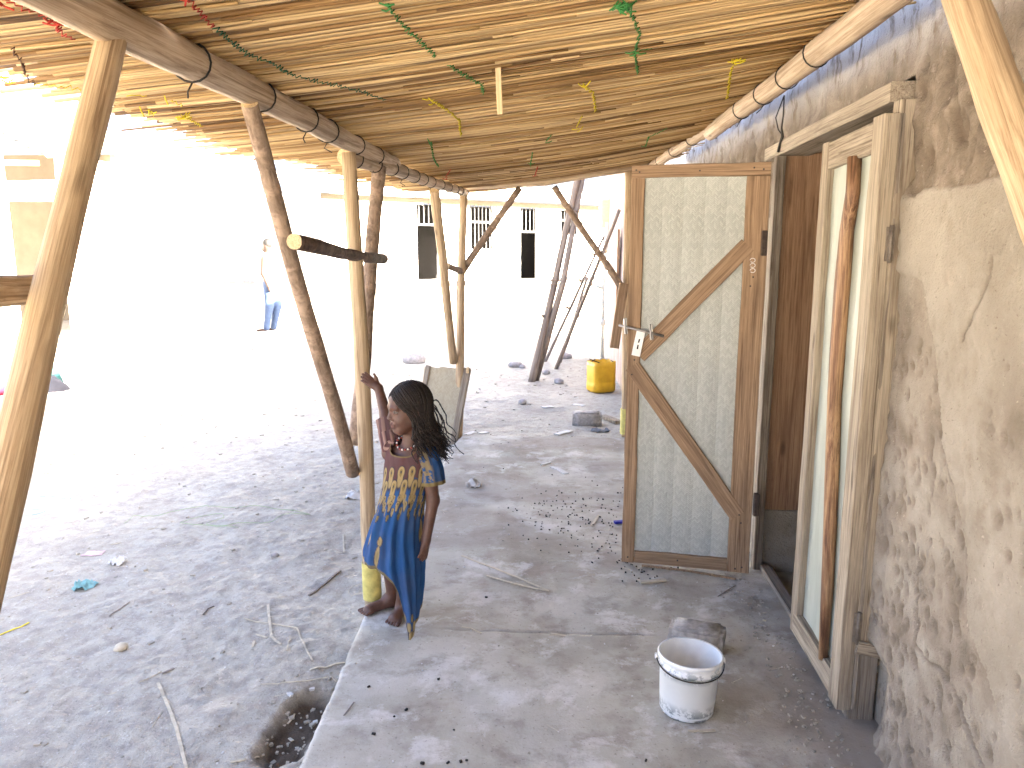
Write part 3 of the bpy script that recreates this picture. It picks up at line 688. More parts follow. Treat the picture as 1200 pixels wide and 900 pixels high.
# left-hand porch building behind the near brace
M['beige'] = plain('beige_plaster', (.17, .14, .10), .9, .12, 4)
lb = thing('porch_building', 'white pillared porch with corrugated roof at the far left of the yard', 'building', (-10.4, 14, 0))
box('back_wall', (-14, 15.5, -.3), (-9.05, 15.7, 3.4), M['beige'], lb); box('sun_blocking_wall', (-9.05, 13.7, -.3), (-8.9, 15.7, 3.2), M['lime'], lb)  # side wall added out of sight to keep the sun off the back wall
pb = on_y(22, 236, 13.8); pt = on_y(22, 212, 13.8)
box('lintel', (-14, 13.7, pb.z), (-9.052, 13.9, pt.z), M['lime'], lb)
box('pillar', (on_y(-8, 300, 13.6).x, 13.35, -.3), (on_y(17, 300, 13.6).x, 13.6, 3.9), M['lime'], lb)
V = []; nn = 90
for i in range(nn + 1):
    x = -15 + 6.3 * i / nn
    for y, dz in ((13.0, .0), (16.2, .5)): V.append((x, y, 3.05 + dz + (-8.7 - x) * .55 + .035 * math.sin(i * 2.2)))
n0 = len(V); V += [(p[0], p[1], p[2] + .02) for p in V]
f1 = gridfaces(nn + 1, 2).tolist(); f2 = [tuple(r[::-1]) for r in gridfaces(nn + 1, 2, off=n0).tolist()]
link('corrugated_roof', mesh('corrugated_roof', [(p[0] + 10.4, p[1] - 14, p[2]) for p in V], f1 + f2, plain('old_tin', (.17, .15, .125), .5, .25, 6, .4, .3), True), lb, Matrix.Translation((-10.4, 14, 0)))
board('purlin', on_y(-30, 190, 13.3), on_y(45, 191, 13.3), .09, .06, M['cream'], lb, (0, -1, 0))

# low things far across the yard
cw = thing('compound_wall', 'tall whitewashed wall at the back of the yard, raised to hide the dull horizon', 'wall', (-14, 31, .5))
box('wall', (-34, 31, .3), (-5.5, 31.3, 3.6), M['lime'], cw); box('coping', (-34, 30.95, 3.603), (-5.5, 31.35, 3.68), M['white_tin'], cw)  # wall added and raised so its white covers the dull sky at the horizon
sh = thing('tin_hut', 'small pale hut with a grey tin roof behind the yard', 'hut', (-16, 27, .5))
p = on_y(163, 262, 27); box('wall', (p.x - .6, 27, .4), (p.x + .4, 27.5, p.z - .38), M['lime'], sh)
mb = MB(); q = [(p.x - .5, 26.9, p.z + .1), (p.x + .5, 26.9, p.z - .30), (p.x + .5, 27.6, p.z - .25), (p.x - .5, 27.6, p.z + .15)]; mb.add(q + [(a, b, c - .06) for a, b, c in q], [(0, 1, 2, 3), (7, 6, 5, 4), (0, 4, 5, 1), (1, 5, 6, 2), (2, 6, 7, 3), (3, 7, 4, 0)]); mb.build('roof', M['tin'], sh)
# small leafy tree behind the walking man
M['leaf'] = plain('tree_leaf', (.014, .032, .008), .7, .35, 3)
p = on_y(312, 285, 25.0)
tr = thing('small_tree', 'small green leafy tree beyond the walking man', 'tree', (p.x, 25.0, .5))
tube('trunk', [(p.x, 25, .3), (p.x + .1, 25, 1.0), (p.x - .05, 25.1, 1.7)], [.10, .08, .05], M['bark'], tr, 8)
mb = MB(); rg = random.Random(5)
for i in range(900):
    a, b_ = rg.uniform(0, 6.28), rg.gauss(0, .5); r_ = .55 + .3 * float(fbm(math.cos(a) * 2, b_ * 2 + math.sin(a) * 2, 2, 6)); r_ *= rg.random() ** .35
    c_ = Vector((p.x + math.cos(a) * math.cos(b_) * r_ * 1.15, 25 + math.sin(a) * math.cos(b_) * r_, 1.85 + math.sin(b_) * r_ * .9)); s_ = .07
    d1 = Vector((rg.uniform(-1, 1), rg.uniform(-1, 1), rg.uniform(-1, 1))).normalized(); d2 = d1.cross(Vector((rg.uniform(-1, 1), rg.uniform(-1, 1), 1))).normalized()
    mb.add([c_ - d1 * s_, c_ + d2 * s_ * .5, c_ + d1 * s_, c_ - d2 * s_ * .5], [(0, 1, 2, 3)])
mb.build('crown', M['leaf'], tr)
#==OBJECTS==
# ------------------------------------------------------------------ verandah frame of poles
ver = thing('verandah_frame', 'rough pole frame of beams, posts and slanting braces along the mud house', 'verandah', (-.85, 3.17, -.08))
BX = -.85
bl = [Vector((BX - .02, -2.2, 1.95)), on_x(70, -5, BX), on_x(240, 80, BX), on_x(405, 166, BX), on_x(463, 191, BX)]
def beam(pts, r0, r1, seed, mat, n=14, sub=9):
    P = []
    for a, b in zip(pts[:-1], pts[1:]):
        for i in range(sub): P.append(a.lerp(b, i / sub))
    P.append(pts[-1]); P = [p + Vector((.10 * r0 * float(fbm(i * .25, seed, 3)) * 4, 0, .10 * r0 * float(fbm(i * .25, seed + 7, 3)) * 4)) for i, p in enumerate(P)]
    rr = [(r0 + (r1 - r0) * i / (len(P) - 1)) * (1 + .10 * float(fbm(i * .5, seed * 3, 3))) for i in range(len(P))]
    return tube('beam', P, rr, mat, ver, n, .06, seed, endmat=M['cut']), P, rr
b1, P1, R1 = beam(bl, .046, .035, 2, M['beam'])
e2 = on_y(546, 226, 6.45)
b2, P2, R2 = beam([on_x(404, 183, BX - .03), on_x(440, 192, BX - .01).lerp(e2, .12), e2], .036, .030, 4, M['beam'])
br = [Vector((.85, -2.2, 2.17)), on_x(1045, -6, .85), on_x(940, 78, .85), on_x(832, 156, .85)]
b3, P3, R3 = beam(br, .048, .040, 6, M['beam'])
b4, P4, R4 = beam([on_x(848, 138, .88), on_y(763, 196, 6.45)], .040, .034, 8, M['beam'], sub=16)
def ties(b, P, Rr, ys):
    for y in ys:
        for i in range(len(P) - 1):
            if P[i].y <= y <= P[i + 1].y:
                t = (y - P[i].y) / (P[i + 1].y - P[i].y); c = P[i].lerp(P[i + 1], t); r_ = Rr[i] * 1.05 + .001; T = (P[i + 1] - P[i]).normalized()
                x = Vector((0, 0, 1)).cross(T).normalized(); z = T.cross(x); sk = random.uniform(-.3, .3)
                pts = [c + x * r_ * math.cos(a) + z * r_ * math.sin(a) + T * (r_ * sk * math.cos(a)) for a in np.linspace(0, 2 * math.pi, 17)]
                tube('wire_tie', pts, .0026, M['wire'], b, 5)
                if random.random() < .5: tube('wire_tail', [c - z * r_, c - z * (r_ + .02) + x * .012, c - z * (r_ + .035) + x * random.uniform(-.02, .03)], .0022, M['wire'], b, 5)
ties(b1, P1, R1, [on_x(222, 68, BX).y, on_x(305, 114, BX).y, on_x(357, 138, BX).y, on_x(382, 152, BX).y, 3.25, 3.6])
ties(b2, P2, R2, [3.35, 3.65, 3.95, 4.2, 4.5, 4.75, 5.0, 5.3, 5.6, 5.9, 6.15])
ties(b3, P3, R3, [on_x(957, 62, .85).y, on_x(922, 90, .85).y, on_x(895, 112, .85).y, on_x(870, 128, .85).y]); ties(b4, P4, R4, [4.6, 5.1, 5.6, 6.1])

def post(pts, r0, r1, mat, seed, label=None, nm='post', segs=16, n=12):
    return tube(nm, pts, (r0, r1), mat, ver, n, .07, seed, segs=segs, endmat=M['cut'], label=label)
# posts
PB, PT = Vector((-.816, 3.17, -.12)), Vector((-.862, 3.21, 1.93))
gp = post([PB, PT], .036, .030, M['pole_pale'], 11, 'pale peeled post that the girl holds', segs=22)
V, f = tube_data([PB.lerp(PT, t) + Vector((0, -.001, 0)) for t in (.062, .08, .12, .145)], [.0405, .0415, .041, .0395], 18, False, .03)
M['sleeve'] = plain('yellow_plastic', (.60, .52, .16), .5, .3, 25)
mb = MB(); mb.add(V, f); mb.build('sleeve', M['sleeve'], gp, True)
post([(-.90, .12, -.15), (-.86, .12, 1.92)], .05, .04, M['pole'], 12)
post([(.86, .10, -.1), (.86, .12, 2.12)], .05, .045, M['pole'], 13)
fpb = on_z(537, 515, -.08); fpt = on_y(543, 228, fpb.y); fp = post([fpb + Vector((0, 0, -.05)), fpt], .036, .034, M['pole'], 14)
rb = on_z(733, 508, -.05); rpt = Vector((rb.x - .03, rb.y, 2.2)); rp = post([rb + Vector((0, 0, -.03)), rpt], .036, .034, M['pole'], 15)
V, f = tube_data([rb.lerp(rpt, t) for t in (.0, .05, .085, .1)], [.048, .047, .046, .046], 16, False, .03); mb = MB(); mb.add(V, f); mb.build('sleeve', M['sleeve'], rp, True)
# braces and cross logs
na, nb_ = on_x(134, 34, BX), on_x(-22, 690, BX - .01); nd_ = (nb_ - na)
post([na, na + nd_ * 1.5], .0255, .034, M['pole'], 16, 'thick peeled brace close to the camera on the left', 'brace', 20, 16)
ca = on_y(40, 340, 1.30); post([ca + Vector((.0, .02, 0)), on_y(-120, 345, 1.05)], .026, .028, M['pole'], 17, None, 'cross_log', 8)
ra_, rb_ = on_x(1128, -8, .81), on_x(1245, 330, .83); d_ = rb_ - ra_
post([ra_ - d_ * .25, ra_ + d_ * 1.9], .039, .046, M['pole'], 18, 'thick peeled brace close to the camera on the right', 'brace', 22, 16)
a, b = on_x(291, 122, BX), on_y(412, 548, 3.14); dd = (b - a); post([a, a.lerp(b, .5) + Vector((.012, 0, .01)), b + dd * .02], .024, .029, M['bark'], 19, 'bark covered brace slanting down to the foot of the pale post', 'brace', 18)
a, b = on_x(445, 196, BX), on_y(416, 522, 3.28); post([a, b], .032, .034, M['bark'], 20, 'dark brace behind the pale post', 'brace', 16)
lp = [on_y(345, 283, 2.33), on_y(372, 289, 2.60), on_y(400, 297, 2.95), on_y(425, 301, 3.28), on_y(449, 303, 3.66)]
tube('cross_log', lp, [.0235, .025, .0245, .024, .026], M['bark_dark'], ver, 14, .10, 21, endmat=M['cut'], label='dark bark log with a pale sawn end')
a = on_y(532, 424, fpb.y - .03); post([on_x(509, 222, BX), a], .034, .036, M['pole'], 22, None, 'brace', 12)
tube('cross_log', [on_y(523, 311, 5.95), on_y(540, 318, 6.38)], .026, M['bark'], ver, 10, .05, 23, endmat=M['cut'])
a, b = on_y(540, 320, 6.42), on_y(609, 220, 6.5); post([a, b], .030, .028, M['bark'], 24, None, 'brace', 10)
a, b = on_y(649, 219, 6.5), on_y(728, 336, 6.52); post([a, b], .026, .030, M['bark'], 25, None, 'brace', 10)
board('cleat', on_y(731, 332, 6.40), on_y(720, 408, 6.36), .075, .03, M['plank'], ver, (0, -1, 0))
tube('far_rail', [on_y(546, 219, 6.5), on_y(640, 214, 6.5), on_y(764, 192, 6.5)], .026, M['beam'], ver, 10, .05, 26).name = 'beam'

# ------------------------------------------------------------------ reed mat roof
matt = thing('reed_mat', 'woven reed mat roof lying on the pole frame over the passage', 'mat roof', (0, 3, 2.15))
def mat_z(x, y):
    x = np.asarray(x, float); y = np.asarray(y, float)
    return 2.128 + .131 * x + .028 * sst(4.5, 6.6, y) - .035 * (1 - (x / .95) ** 2) * (.4 + .6 * sst(2, 6.5, y)) + .016 * fbm(x * 1.6, y * 1.6, 3, 121)
rg = random.Random(11)
def reed_geo(y, layer, n=5, segs=9):
    x0 = -1.34 + rg.gauss(0, .035) + .10 * float(fbm(y * 2.2, layer, 3, 122)) * 2 ; x1 = .905 + rg.gauss(0, .02)
    if rg.random() < .05: x0 -= rg.uniform(.05, .22)
    if rg.random() < .06: x1 += rg.uniform(.03, .10)
    x0 += .10 * float(sst(3.4, 4.2, y))
    r_ = rg.uniform(.0036, .0062); sl_ = rg.gauss(0, .010) + .018 * float(fbm(y * 3, 3 + layer, 2, 124)); ph = rg.uniform(0, 50); zj = rg.gauss(0, .0045)
    P = []
    for i in range(segs + 1):
        x = x0 + (x1 - x0) * i / segs
        yy = y + sl_ * x + .010 * float(fbm(x * 1.5 + ph, layer, 2, 125)); zz = float(mat_z(x, yy)) + layer * .010 + zj + .007 * float(fbm(x * 2 + ph, 9, 2, 126))
        P.append((x, yy, zz))
    t = rg.uniform(-.25, .25)
    return tube_data(P, [r_ * (1 + t * (i / segs - .5)) for i in range(segs + 1)], n, True, .0, 0)
ys = []; y = 1.0
while len(ys) < 300: ys.append(y); y += rg.uniform(.0068, .0092)
yend = y
for y in ys:
    v, f = reed_geo(y, 0); c_ = np.array([-.1, y, 2.12])
    link('reed', mesh('reed', v - c_, f, M['reed']), matt, Matrix.Translation(c_))
mb = MB()
y = yend
while y < 6.62: mb.add(*reed_geo(y, 0)); y += rg.uniform(.0072, .0098)
y = -2.2
while y < 1.0: mb.add(*reed_geo(y, 0, 4, 5)); y += rg.uniform(.010, .014)
y = -2.2
while y < 6.6: mb.add(*reed_geo(y, 1, 4, 6)); y += rg.uniform(.0085, .0115)
y = -2.2
while y < 6.55: mb.add(*reed_geo(y, 2, 4, 5)); y += rg.uniform(.0095, .0125)
# loose, crossing and drooping stalks
for _ in range(150):
    y = rg.uniform(1.2, 6.5); x = rg.uniform(-1.25, .4); L = rg.uniform(.3, 1.1); a = rg.gauss(0, .035); P = []
    for i in range(5):
        xx = x + L * i / 4; yy = y + a * L * i / 4; P.append((xx, yy, float(mat_z(xx, yy)) - .009 + .002 * math.sin(i)))
    mb.add(*tube_data(P, rg.uniform(.0025, .0045), 4))
o = mb.build('reed_thatch', M['reed'], matt, True); o['kind'] = 'stuff'
# far edge bundle
mb = MB()
for i in range(26):
    P = []; yb = 6.58 + rg.uniform(-.03, .04); dz = rg.uniform(-.035, .01)
    for q in range(9):
        x = -.82 + 1.62 * q / 8; P.append((x, yb + .01 * math.sin(q + i), float(mat_z(x, yb)) + dz + .004 * math.sin(q * 2 + i)))
    mb.add(*tube_data(P, .006, 5))
o = mb.build('edge_bundle', M['reed'], matt, True); o['kind'] = 'stuff'
def mat_hit(px, py):
    r_ = ray(px, py); lo, hi = .3, 14.0
    for _ in range(40):
        m_ = (lo + hi) / 2; p = EYE + r_ * m_
        if p.z > float(mat_z(p.x, p.y)) - .012: hi = m_
        else: lo = m_
    return EYE + r_ * lo
def thread(pl, colr, knot=0.0, amp=.0055, label=None):
    P = [mat_hit(*p) for p in pl]; out = []
    for a, b in zip(P[:-1], P[1:]):
        n = max(2, int((b - a).length / .009))
        for i in range(n):
            s_ = 1 if (len(out) % 2) else -1
            out.append(a.lerp(b, i / n) + Vector((rg.uniform(-1, 1) * .003 + s_ * amp * .7, rg.uniform(-.002, .002), -.003 + rg.uniform(-.004, .002) + (.004 if s_ > 0 else -.002))))
    out.append(P[-1])
    v, f = tube_data(out, .0014, 5); mb = MB(); mb.add(v, f)
    for _ in range(int(knot)):
        c_ = P[0] + Vector((rg.gauss(0, .012), rg.gauss(0, .012), -.006 + rg.gauss(0, .004)))
        d = Vector((rg.gauss(0, 1), rg.gauss(0, 1), rg.gauss(0, .6))).normalized() * .018
        mb.add(*tube_data([c_ - d, c_ + Vector((0, 0, -.004)), c_ + d], .002, 5))
    o = mb.build('stitching_thread', M['thread_' + colr], matt, True); o['label'] = label or (colr.replace('_', ' ') + ' stitching thread')
thread([(218, -8), (235, 15), (252, 30)], 'red', 2, label='short red stitching thread beside the beam'); thread([(10, 0), (40, 14), (66, 16)], 'red', 3, label='red stitching at the upper left corner'); thread([(64, 18), (70, 36), (88, 46)], 'red', 10, label='knotted red stitching left of the near brace')
thread([(252, 32), (290, 62), (320, 73), (345, 88), (392, 98)], 'dark_green', 0); thread([(392, 98), (420, 105), (452, 116)], 'dark_green', 0, .004)
thread([(452, 2), (470, 25), (490, 45), (511, 65)], 'green', 2); thread([(526, 75), (545, 87), (565, 98), (567, 109)], 'green', 0)
thread([(733, 4), (742, 18), (750, 40), (744, 60), (748, 85)], 'green', 22, label='knotted bright green stitching near the top of the picture'); thread([(744, 58), (764, 57)], 'green', 3, .003)
thread([(683, 98), (695, 108), (698, 130)], 'yellow', 3); thread([(862, 68), (856, 85), (852, 115)], 'yellow', 6); thread([(862, 70), (874, 71)], 'yellow', 0, .003)
thread([(506, 116), (524, 128), (538, 140), (540, 158)], 'yellow', 3); thread([(676, 148), (682, 135)], 'yellow', 2, .003)
thread([(505, 165), (508, 185), (514, 195)], 'green', 3, .004); thread([(622, 190), (624, 178)], 'green', 3, .003); thread([(757, 170), (760, 160), (782, 150)], 'green', 2, .004); thread([(640, 165), (646, 157)], 'green', 1, .003)
thread([(0, 88), (18, 96)], 'yellow', 2, .004); thread([(40, 97), (90, 102), (130, 105)], 'yellow', 0, .003); thread([(150, 110), (172, 112)], 'yellow', 0, .004); thread([(200, 116), (214, 123)], 'yellow', 1, .004); thread([(214, 134), (238, 148)], 'yellow', 8, .004); thread([(174, 128), (180, 134)], 'yellow', 3, .003)
thread([(627, 205), (630, 195)], 'red', 2, .003); thread([(522, 207), (528, 198)], 'red', 2, .003); thread([(14, 55), (24, 70), (34, 92), (42, 98)], 'brown', 0, .003)
# split lath hanging from the mat
a, b = mat_hit(584, 82), on_y(586, 134, mat_hit(584, 82).y + .02)
lath = board('hanging_lath', a + Vector((0, 0, .01)), b, .017, .004, M['cut'], None, (0, -1, 0)); tag(lath, 'pale split lath hanging down from the middle of the reed mat', 'lath')
# cord hanging on the wall beside the lintel
cd = [on_x(px, py, .955) for px, py in ((919, 112), (918, 135), (916, 150), (917, 160), (914, 168), (912, 178))]
cr_ = tube('knotted_cord', cd, [.003, .003, .004, .007, .005, .007], M['wire'], None, 6); tag(cr_, 'black knotted cord hanging from the beam above the door lintel', 'cord')
cd = [on_x(px, py, .955) for px, py in ((919, 112), (909, 138), (912, 152), (916, 157))]; tube('loop', cd, .0028, M['wire'], cr_, 5)

# ------------------------------------------------------------------ the girl
RT = Vector((-.60, 2.97, 0))
girl = thing('person', 'small child in a long blue printed dress holding the pale post', 'person', RT)
th = R(20); fb = np.array((-math.sin(th), -math.cos(th), 0)); lb_ = np.array((math.cos(th), -math.sin(th), 0))
hh = R(57); tilt = R(6)
fh0 = np.array((-math.sin(hh), -math.cos(hh), 0)); lh = np.array((math.cos(hh), -math.sin(hh), 0)); uz = np.array((0, 0, 1.))
fh = fh0 * math.cos(tilt) - uz * math.sin(tilt); uh = uz * math.cos(tilt) + fh0 * math.sin(tilt)
HB = (lh, fh, uh); HC = np.array((.006, -.008, .926))
HS = .87
def hp(r_, f_, u_): return HC + (r_ * lh + f_ * fh + u_ * uh) * HS
B = SDF((-.31, -.24, -.02), (.19, .31, 1.07), .0032)
# trunk
bb = (lb_, fb, uz)
B.ell((-.055, .0, .42), (.082, .068, .09), bb, .03); B.ell((-.03, .0, .54), (.075, .06, .10), bb, .03); B.ell((-.005, .002, .66), (.082, .058, .09), bb, .03)
B.cap((-.075, .03, .724), (.075, -.03, .724), .034, .034, .03); B.cap((.0, .004, .715), hp(0, -.018, -.06), .036, .033, .025)
# legs
B.chain([(-.015, -.01, .40), (-.02, .02, .23), (-.055, .055, .07)], [.055, .040, .024], .02); B.chain([(-.09, .03, .40), (-.105, .10, .24), (-.112, .125, .065)], [.055, .040, .025], .02)
# calves, feet
B.ell((-.035, .045, .17), (.03, .03, .06), None, .02); B.ell((-.105, .118, .175), (.031, .031, .06), None, .02)
def foot(heel, toe, sd):
    h_, t_ = np.array(heel), np.array(toe); d = (t_ - h_) / np.linalg.norm(t_ - h_); s_ = np.array((-d[1], d[0], 0)) * sd
    B.cap(h_ + uz * .024, h_ + d * .03 + uz * .045, .024, .026, .015); B.cap(h_ + d * .02 + uz * .03, t_ - d * .04 + uz * .017, .026, .021, .015); B.cap(t_ - d * .045 + s_ * .014 + uz * .015, t_ - d * .045 - s_ * .016 + uz * .014, .016, .014, .012)
    for i in range(5):
        q = (-2 + i) * .0125; L = (.03, .031, .029, .025, .02)[i] if sd > 0 else (.02, .025, .029, .031, .03)[i]
        r_ = .0095 if (i == 0 and sd > 0) or (i == 4 and sd < 0) else .007
        a = t_ - d * .04 + s_ * sd * q + uz * .011; B.cap(a, a + d * L + s_ * sd * q * .15 - uz * .003, r_, r_ * .85, .003)
foot((-.105, .137, .0), (-.238, .048, .0), 1); foot((-.05, .085, .0), (-.085, -.045, .0), -1)
# arms
B.chain([(.085, -.03, .72), (.103, -.04, .55), (.078, -.075, .395)], [.031, .0255, .0185], .014)
B.chain([(-.085, .03, .724), (-.112, .112, .86), (-.150, .150, .972)], [.031, .0255, .0185], .014)
def hand(wr, ax, nrm, fing, th_dir, sd):
    B.rs = hs = .86
    """wr wrist, ax towards the fingers, nrm out of the back of the hand"""
    wr = np.array(wr); ax = np.array(ax) / np.linalg.norm(ax); nrm = np.array(nrm, float); nrm -= ax * (nrm @ ax); nrm /= np.linalg.norm(nrm); sdv = np.cross(ax, nrm) * sd
    B.cap(wr, wr + ax * .013, .020, .0185, .01)
    B.ell(wr + ax * .036 * hs, (.0265, .0125, .033), (sdv, nrm, ax), .010)
    for i in range(4):
        o_ = (-1.5 + i) * .0125; o_ *= hs; base = wr + ax * (.060 - .003 * abs(i - 1.2)) * hs + sdv * o_; L = (.040, .045, .042, .033)[i] * hs
        P = [base]; cd_ = ax.copy(); bend = fing[i]
        for sg, fr in enumerate((.42, .32, .26)):
            bnd = bend * (.7 + .35 * sg); cd_ = ax * math.cos(bnd + (sg * bend * .6)) - nrm * math.sin(bnd + (sg * bend * .6)) + sdv * o_ * 3; P.append(P[-1] + cd_ / np.linalg.norm(cd_) * L * fr)
        B.chain([wr + ax * .04 * hs + sdv * o_ * .8] + P, [.0075, .0072, .0066, .0060, .0050], .0028)
    t0_ = wr + ax * .016 - sdv * .015; td = np.array(th_dir) / np.linalg.norm(th_dir); B.chain([t0_, t0_ + td * .021, t0_ + td * .034 + ax * .007], [.0095, .0078, .0062], .005); B.rs = 1.0
hand((.078, -.075, .395), (-.16, -.12, -1), (.75, -.6, .0), (.10, .14, .18, .24), (-.75, -.5, -.75), 1)
hand((-.150, .150, .972), (-.80, .03, .60), (.1, -.80, .60), (.0, .05, .10, .16), (-.25, -.05, 1.0), -1)
# head
B.rs = HS
B.ell(hp(0, -.012, .018), (.073, .090, .086), HB, .02); B.ell(hp(0, .028, -.035), (.058, .060, .078), HB, .025); B.ell(hp(0, .050, .034), (.050, .036, .040), HB, .02)
B.cap(hp(-.018, .060, -.098), hp(.018, .060, -.098), .016, .016, .02); B.cap(hp(0, .070, -.100), hp(0, .074, -.097), .013, .013, .012)
for s_ in (-1, 1):
    B.ell(hp(s_ * .034, .056, -.048), (.022, .024, .024), HB, .018); B.cap(hp(s_ * .014, .086, .016), hp(s_ * .044, .074, .015), .0085, .0065, .012)
    B.cap(hp(s_ * .05, .02, -.06), hp(s_ * .02, .06, -.095), .015, .014, .02)
    B.ell(hp(s_ * .032, .095, -.003), (.017, .014, .0105), HB, .010, True)
    B.ell(hp(s_ * .073, -.012, -.022), (.010, .019, .029), HB, .006)
B.chain([hp(0, .084, .006), hp(0, .092, -.020), hp(0, .098, -.033)], [.0062, .0070, .0092], .009)
for s_ in (-1, 1): B.ell(hp(s_ * .0115, .090, -.036), (.0080, .010, .0070), HB, .006)
B.cap(hp(-.017, .084, -.0635), hp(.017, .084, -.0635), .006, .006, .006); B.cap(hp(0, .091, -.062), hp(0, .091, -.0625), .0068, .0068, .006)
B.cap(hp(-.014, .083, -.0765), hp(.014, .083, -.0765), .0068, .0068, .006); B.cap(hp(0, .089, -.0775), hp(0, .089, -.0776), .0065, .0065, .005); B.cap(hp(-.018, .096, -.0698), hp(.018, .096, -.0698), .0022, .0022, .002, True)
for s_ in (-1, 1):
    B.cap(hp(s_ * .018, .0835, .0055), hp(s_ * .045, .075, .0045), .0042, .0035, .004); B.cap(hp(s_ * .020, .0825, -.011), hp(s_ * .043, .075, -.010), .0038, .0032, .004)
Vb, Fb = B.polys()
k = NT('dark_skin'); a_ = k.noise(k.obj((1, 1, 1), False), 60, 4); k.put(k.b.inputs['Subsurface Weight'], .06); k.put(k.b.inputs['Subsurface Radius'], (.01, .004, .002))
c = k.mix(k.attr('lip'), k.ramp(a_, [(.3, (.082, .038, .025)), (.7, (.112, .053, .035))]), (.11, .038, .033)); c = k.mix(k.attr('shadeless'), c, (.045, .02, .014))
M['skin'] = k.done(c, .5, a_, .12, .002, .4)
bme = mesh('body', Vb, Fb, M['skin'])
q = np.stack([(Vb - HC) @ lh, (Vb - HC) @ fh, (Vb - HC) @ uh], 1) / HS
attr(bme, 'lip', np.clip(1 - np.sqrt((q[:, 0] / .02) ** 2 + ((q[:, 2] + .070) / .0115) ** 2 + ((q[:, 1] - .09) / .02) ** 2), 0, .35) * 2.5)
brow = np.zeros(len(Vb))
for s_ in (-1, 1):
    xx_ = (q[:, 0] * s_ - .030) / .018; brow = np.maximum(brow, (np.abs(xx_) < 1) * np.exp(-((q[:, 2] - .0185 + .003 * xx_ ** 2) / .0032) ** 2) * (q[:, 1] > .05))
attr(bme, 'shadeless', np.clip(brow * .85, 0, 1)); bme.attributes['shadeless'].name = 'brow'
for n_ in M['skin'].node_tree.nodes:
    if n_.type == 'ATTRIBUTE' and n_.attribute_name == 'shadeless': n_.attribute_name = 'brow'
body = link('body', bme, girl, Matrix.Translation(RT))
# eyes
k = NT('eye'); M['eye'] = k.done(k.attr('Col', True), .35, None, spec=.35)
for s_ in (-1, 1):
    c_ = hp(s_ * .0315, .0715, -.003); look = fh * .90 + lh * (-.20) - uz * .12; look /= np.linalg.norm(look)
    V = []; nl, nr = 14, 20
    for i in range(nl + 1):
        for j in range(nr):
            a, b = math.pi * i / nl, 2 * math.pi * j / nr; e1 = np.cross(look, uz); e1 /= np.linalg.norm(e1); e2_ = np.cross(look, e1)
            V.append(.0118 * (look * math.cos(a) + (e1 * math.cos(b) + e2_ * math.sin(b)) * math.sin(a)))
    V = np.array(V); cs = np.array([(.17, .15, .135) if (v @ look) / .0118 < .52 else ((.035, .016, .01) if (v @ look) / .0118 < .84 else (.004, .004, .004)) for v in V])
    fc_ = []
    for i in range(nl):
        for j in range(nr): fc_.append((i * nr + j, (i + 1) * nr + j, (i + 1) * nr + (j + 1) % nr, i * nr + (j + 1) % nr))
    eme = mesh('eye', V, fc_, M['eye']); cattr(eme, 'Col', cs); link('eye', eme, body, Matrix.Translation(RT + Vector(c_)))
# hair: scalp cap and braids
HR = SDF((-.16, -.17, .74), (.17, .17, 1.08), .0036); HR.rs = HS
HR.ell(hp(0, -.014, .020), (.080, .097, .094), HB, .005); HR.ell(hp(0, .085, -.050), (.062, .060, .098), HB, .012, True); HR.cap(hp(0, .02, -.12), hp(0, .12, -.10), .07, .07, .012, True)
HR.clip(hp(0, 0, -.075), -uh)
Vh, Fh = HR.polys(); hmb = MB(); hmb.add(Vh, Fh)
rh = random.Random(21); CC = np.array((0, -.014, .018)); RD = np.array((.083, .100, .097))
for s_ in (-1, 1):
    for lay in range(2):
        n = 66 if lay == 0 else 56
        for i in range(n):
            t = i / (n - 1); ta = R(-58 + 165 * t + rh.gauss(0, 1.5)); d0 = np.array((s_ * .05, -math.sin(ta), math.cos(ta))); d0 /= np.linalg.norm(d0)
            az = R(60 + 118 * t ** .9 + rh.gauss(0, 3)); d1 = np.array((s_ * math.sin(az), math.cos(az), -.28)); d1 /= np.linalg.norm(d1)
            om = math.acos(np.clip(d0 @ d1, -1, 1)); P = []; sc = 1.0 + .035 * lay + rh.uniform(-.01, .015)
            for q_ in np.linspace(0, 1, 14):
                d = (math.sin((1 - q_) * om) * d0 + math.sin(q_ * om) * d1) / math.sin(om); l_ = CC + d * RD * sc; P.append(hp(*l_))
            out = P[-1] - HC; out[2] = 0; out /= np.linalg.norm(out); L = rh.uniform(.125, .205) * (1 + .25 * t); st = P[-1] - P[-2]; st /= np.linalg.norm(st)
            ph, cur, fl = rh.uniform(0, 6.28), rh.uniform(.003, .011), rh.uniform(.05, .36) * (.5 + t)
            back = max(0, out[0]) ; p = P[-1].copy(); m_ = 22
            for j in range(1, m_ + 1):
                w_ = j / m_; dv = st * (1 - min(1, w_ * 2.5)) - uz * min(1, .5 + w_) + out * fl * (.25 + w_) + np.array((.25, -.05, 0)) * back * w_
                dv /= np.linalg.norm(dv); p = p + dv * L / m_
                wob = cur * w_ ** 1.3 * 1.6; P.append(p + wob * np.array((math.cos(ph + j * .75), math.sin(ph + j * .75), .4 * math.sin(j * 1.3 + ph))))
            # keep the braids outside the shoulders
            n_p = len(P); rr = [(.0033 if lay == 0 else .0028) * (1 + .22 * math.sin(j * 2.4)) * (1 - .55 * max(0, (j - n_p * .6) / (n_p * .4)) ** 1.5) for j in range(n_p)]
            PP = []; R2_ = []
            for j in range(n_p - 1):
                PP += [P[j], (P[j] + P[j + 1]) / 2]; R2_ += [rr[j] * 1.12, rr[j] * .88]
            PP.append(P[-1]); R2_.append(rr[-1]); hmb.add(*tube_data(PP, R2_, 5))
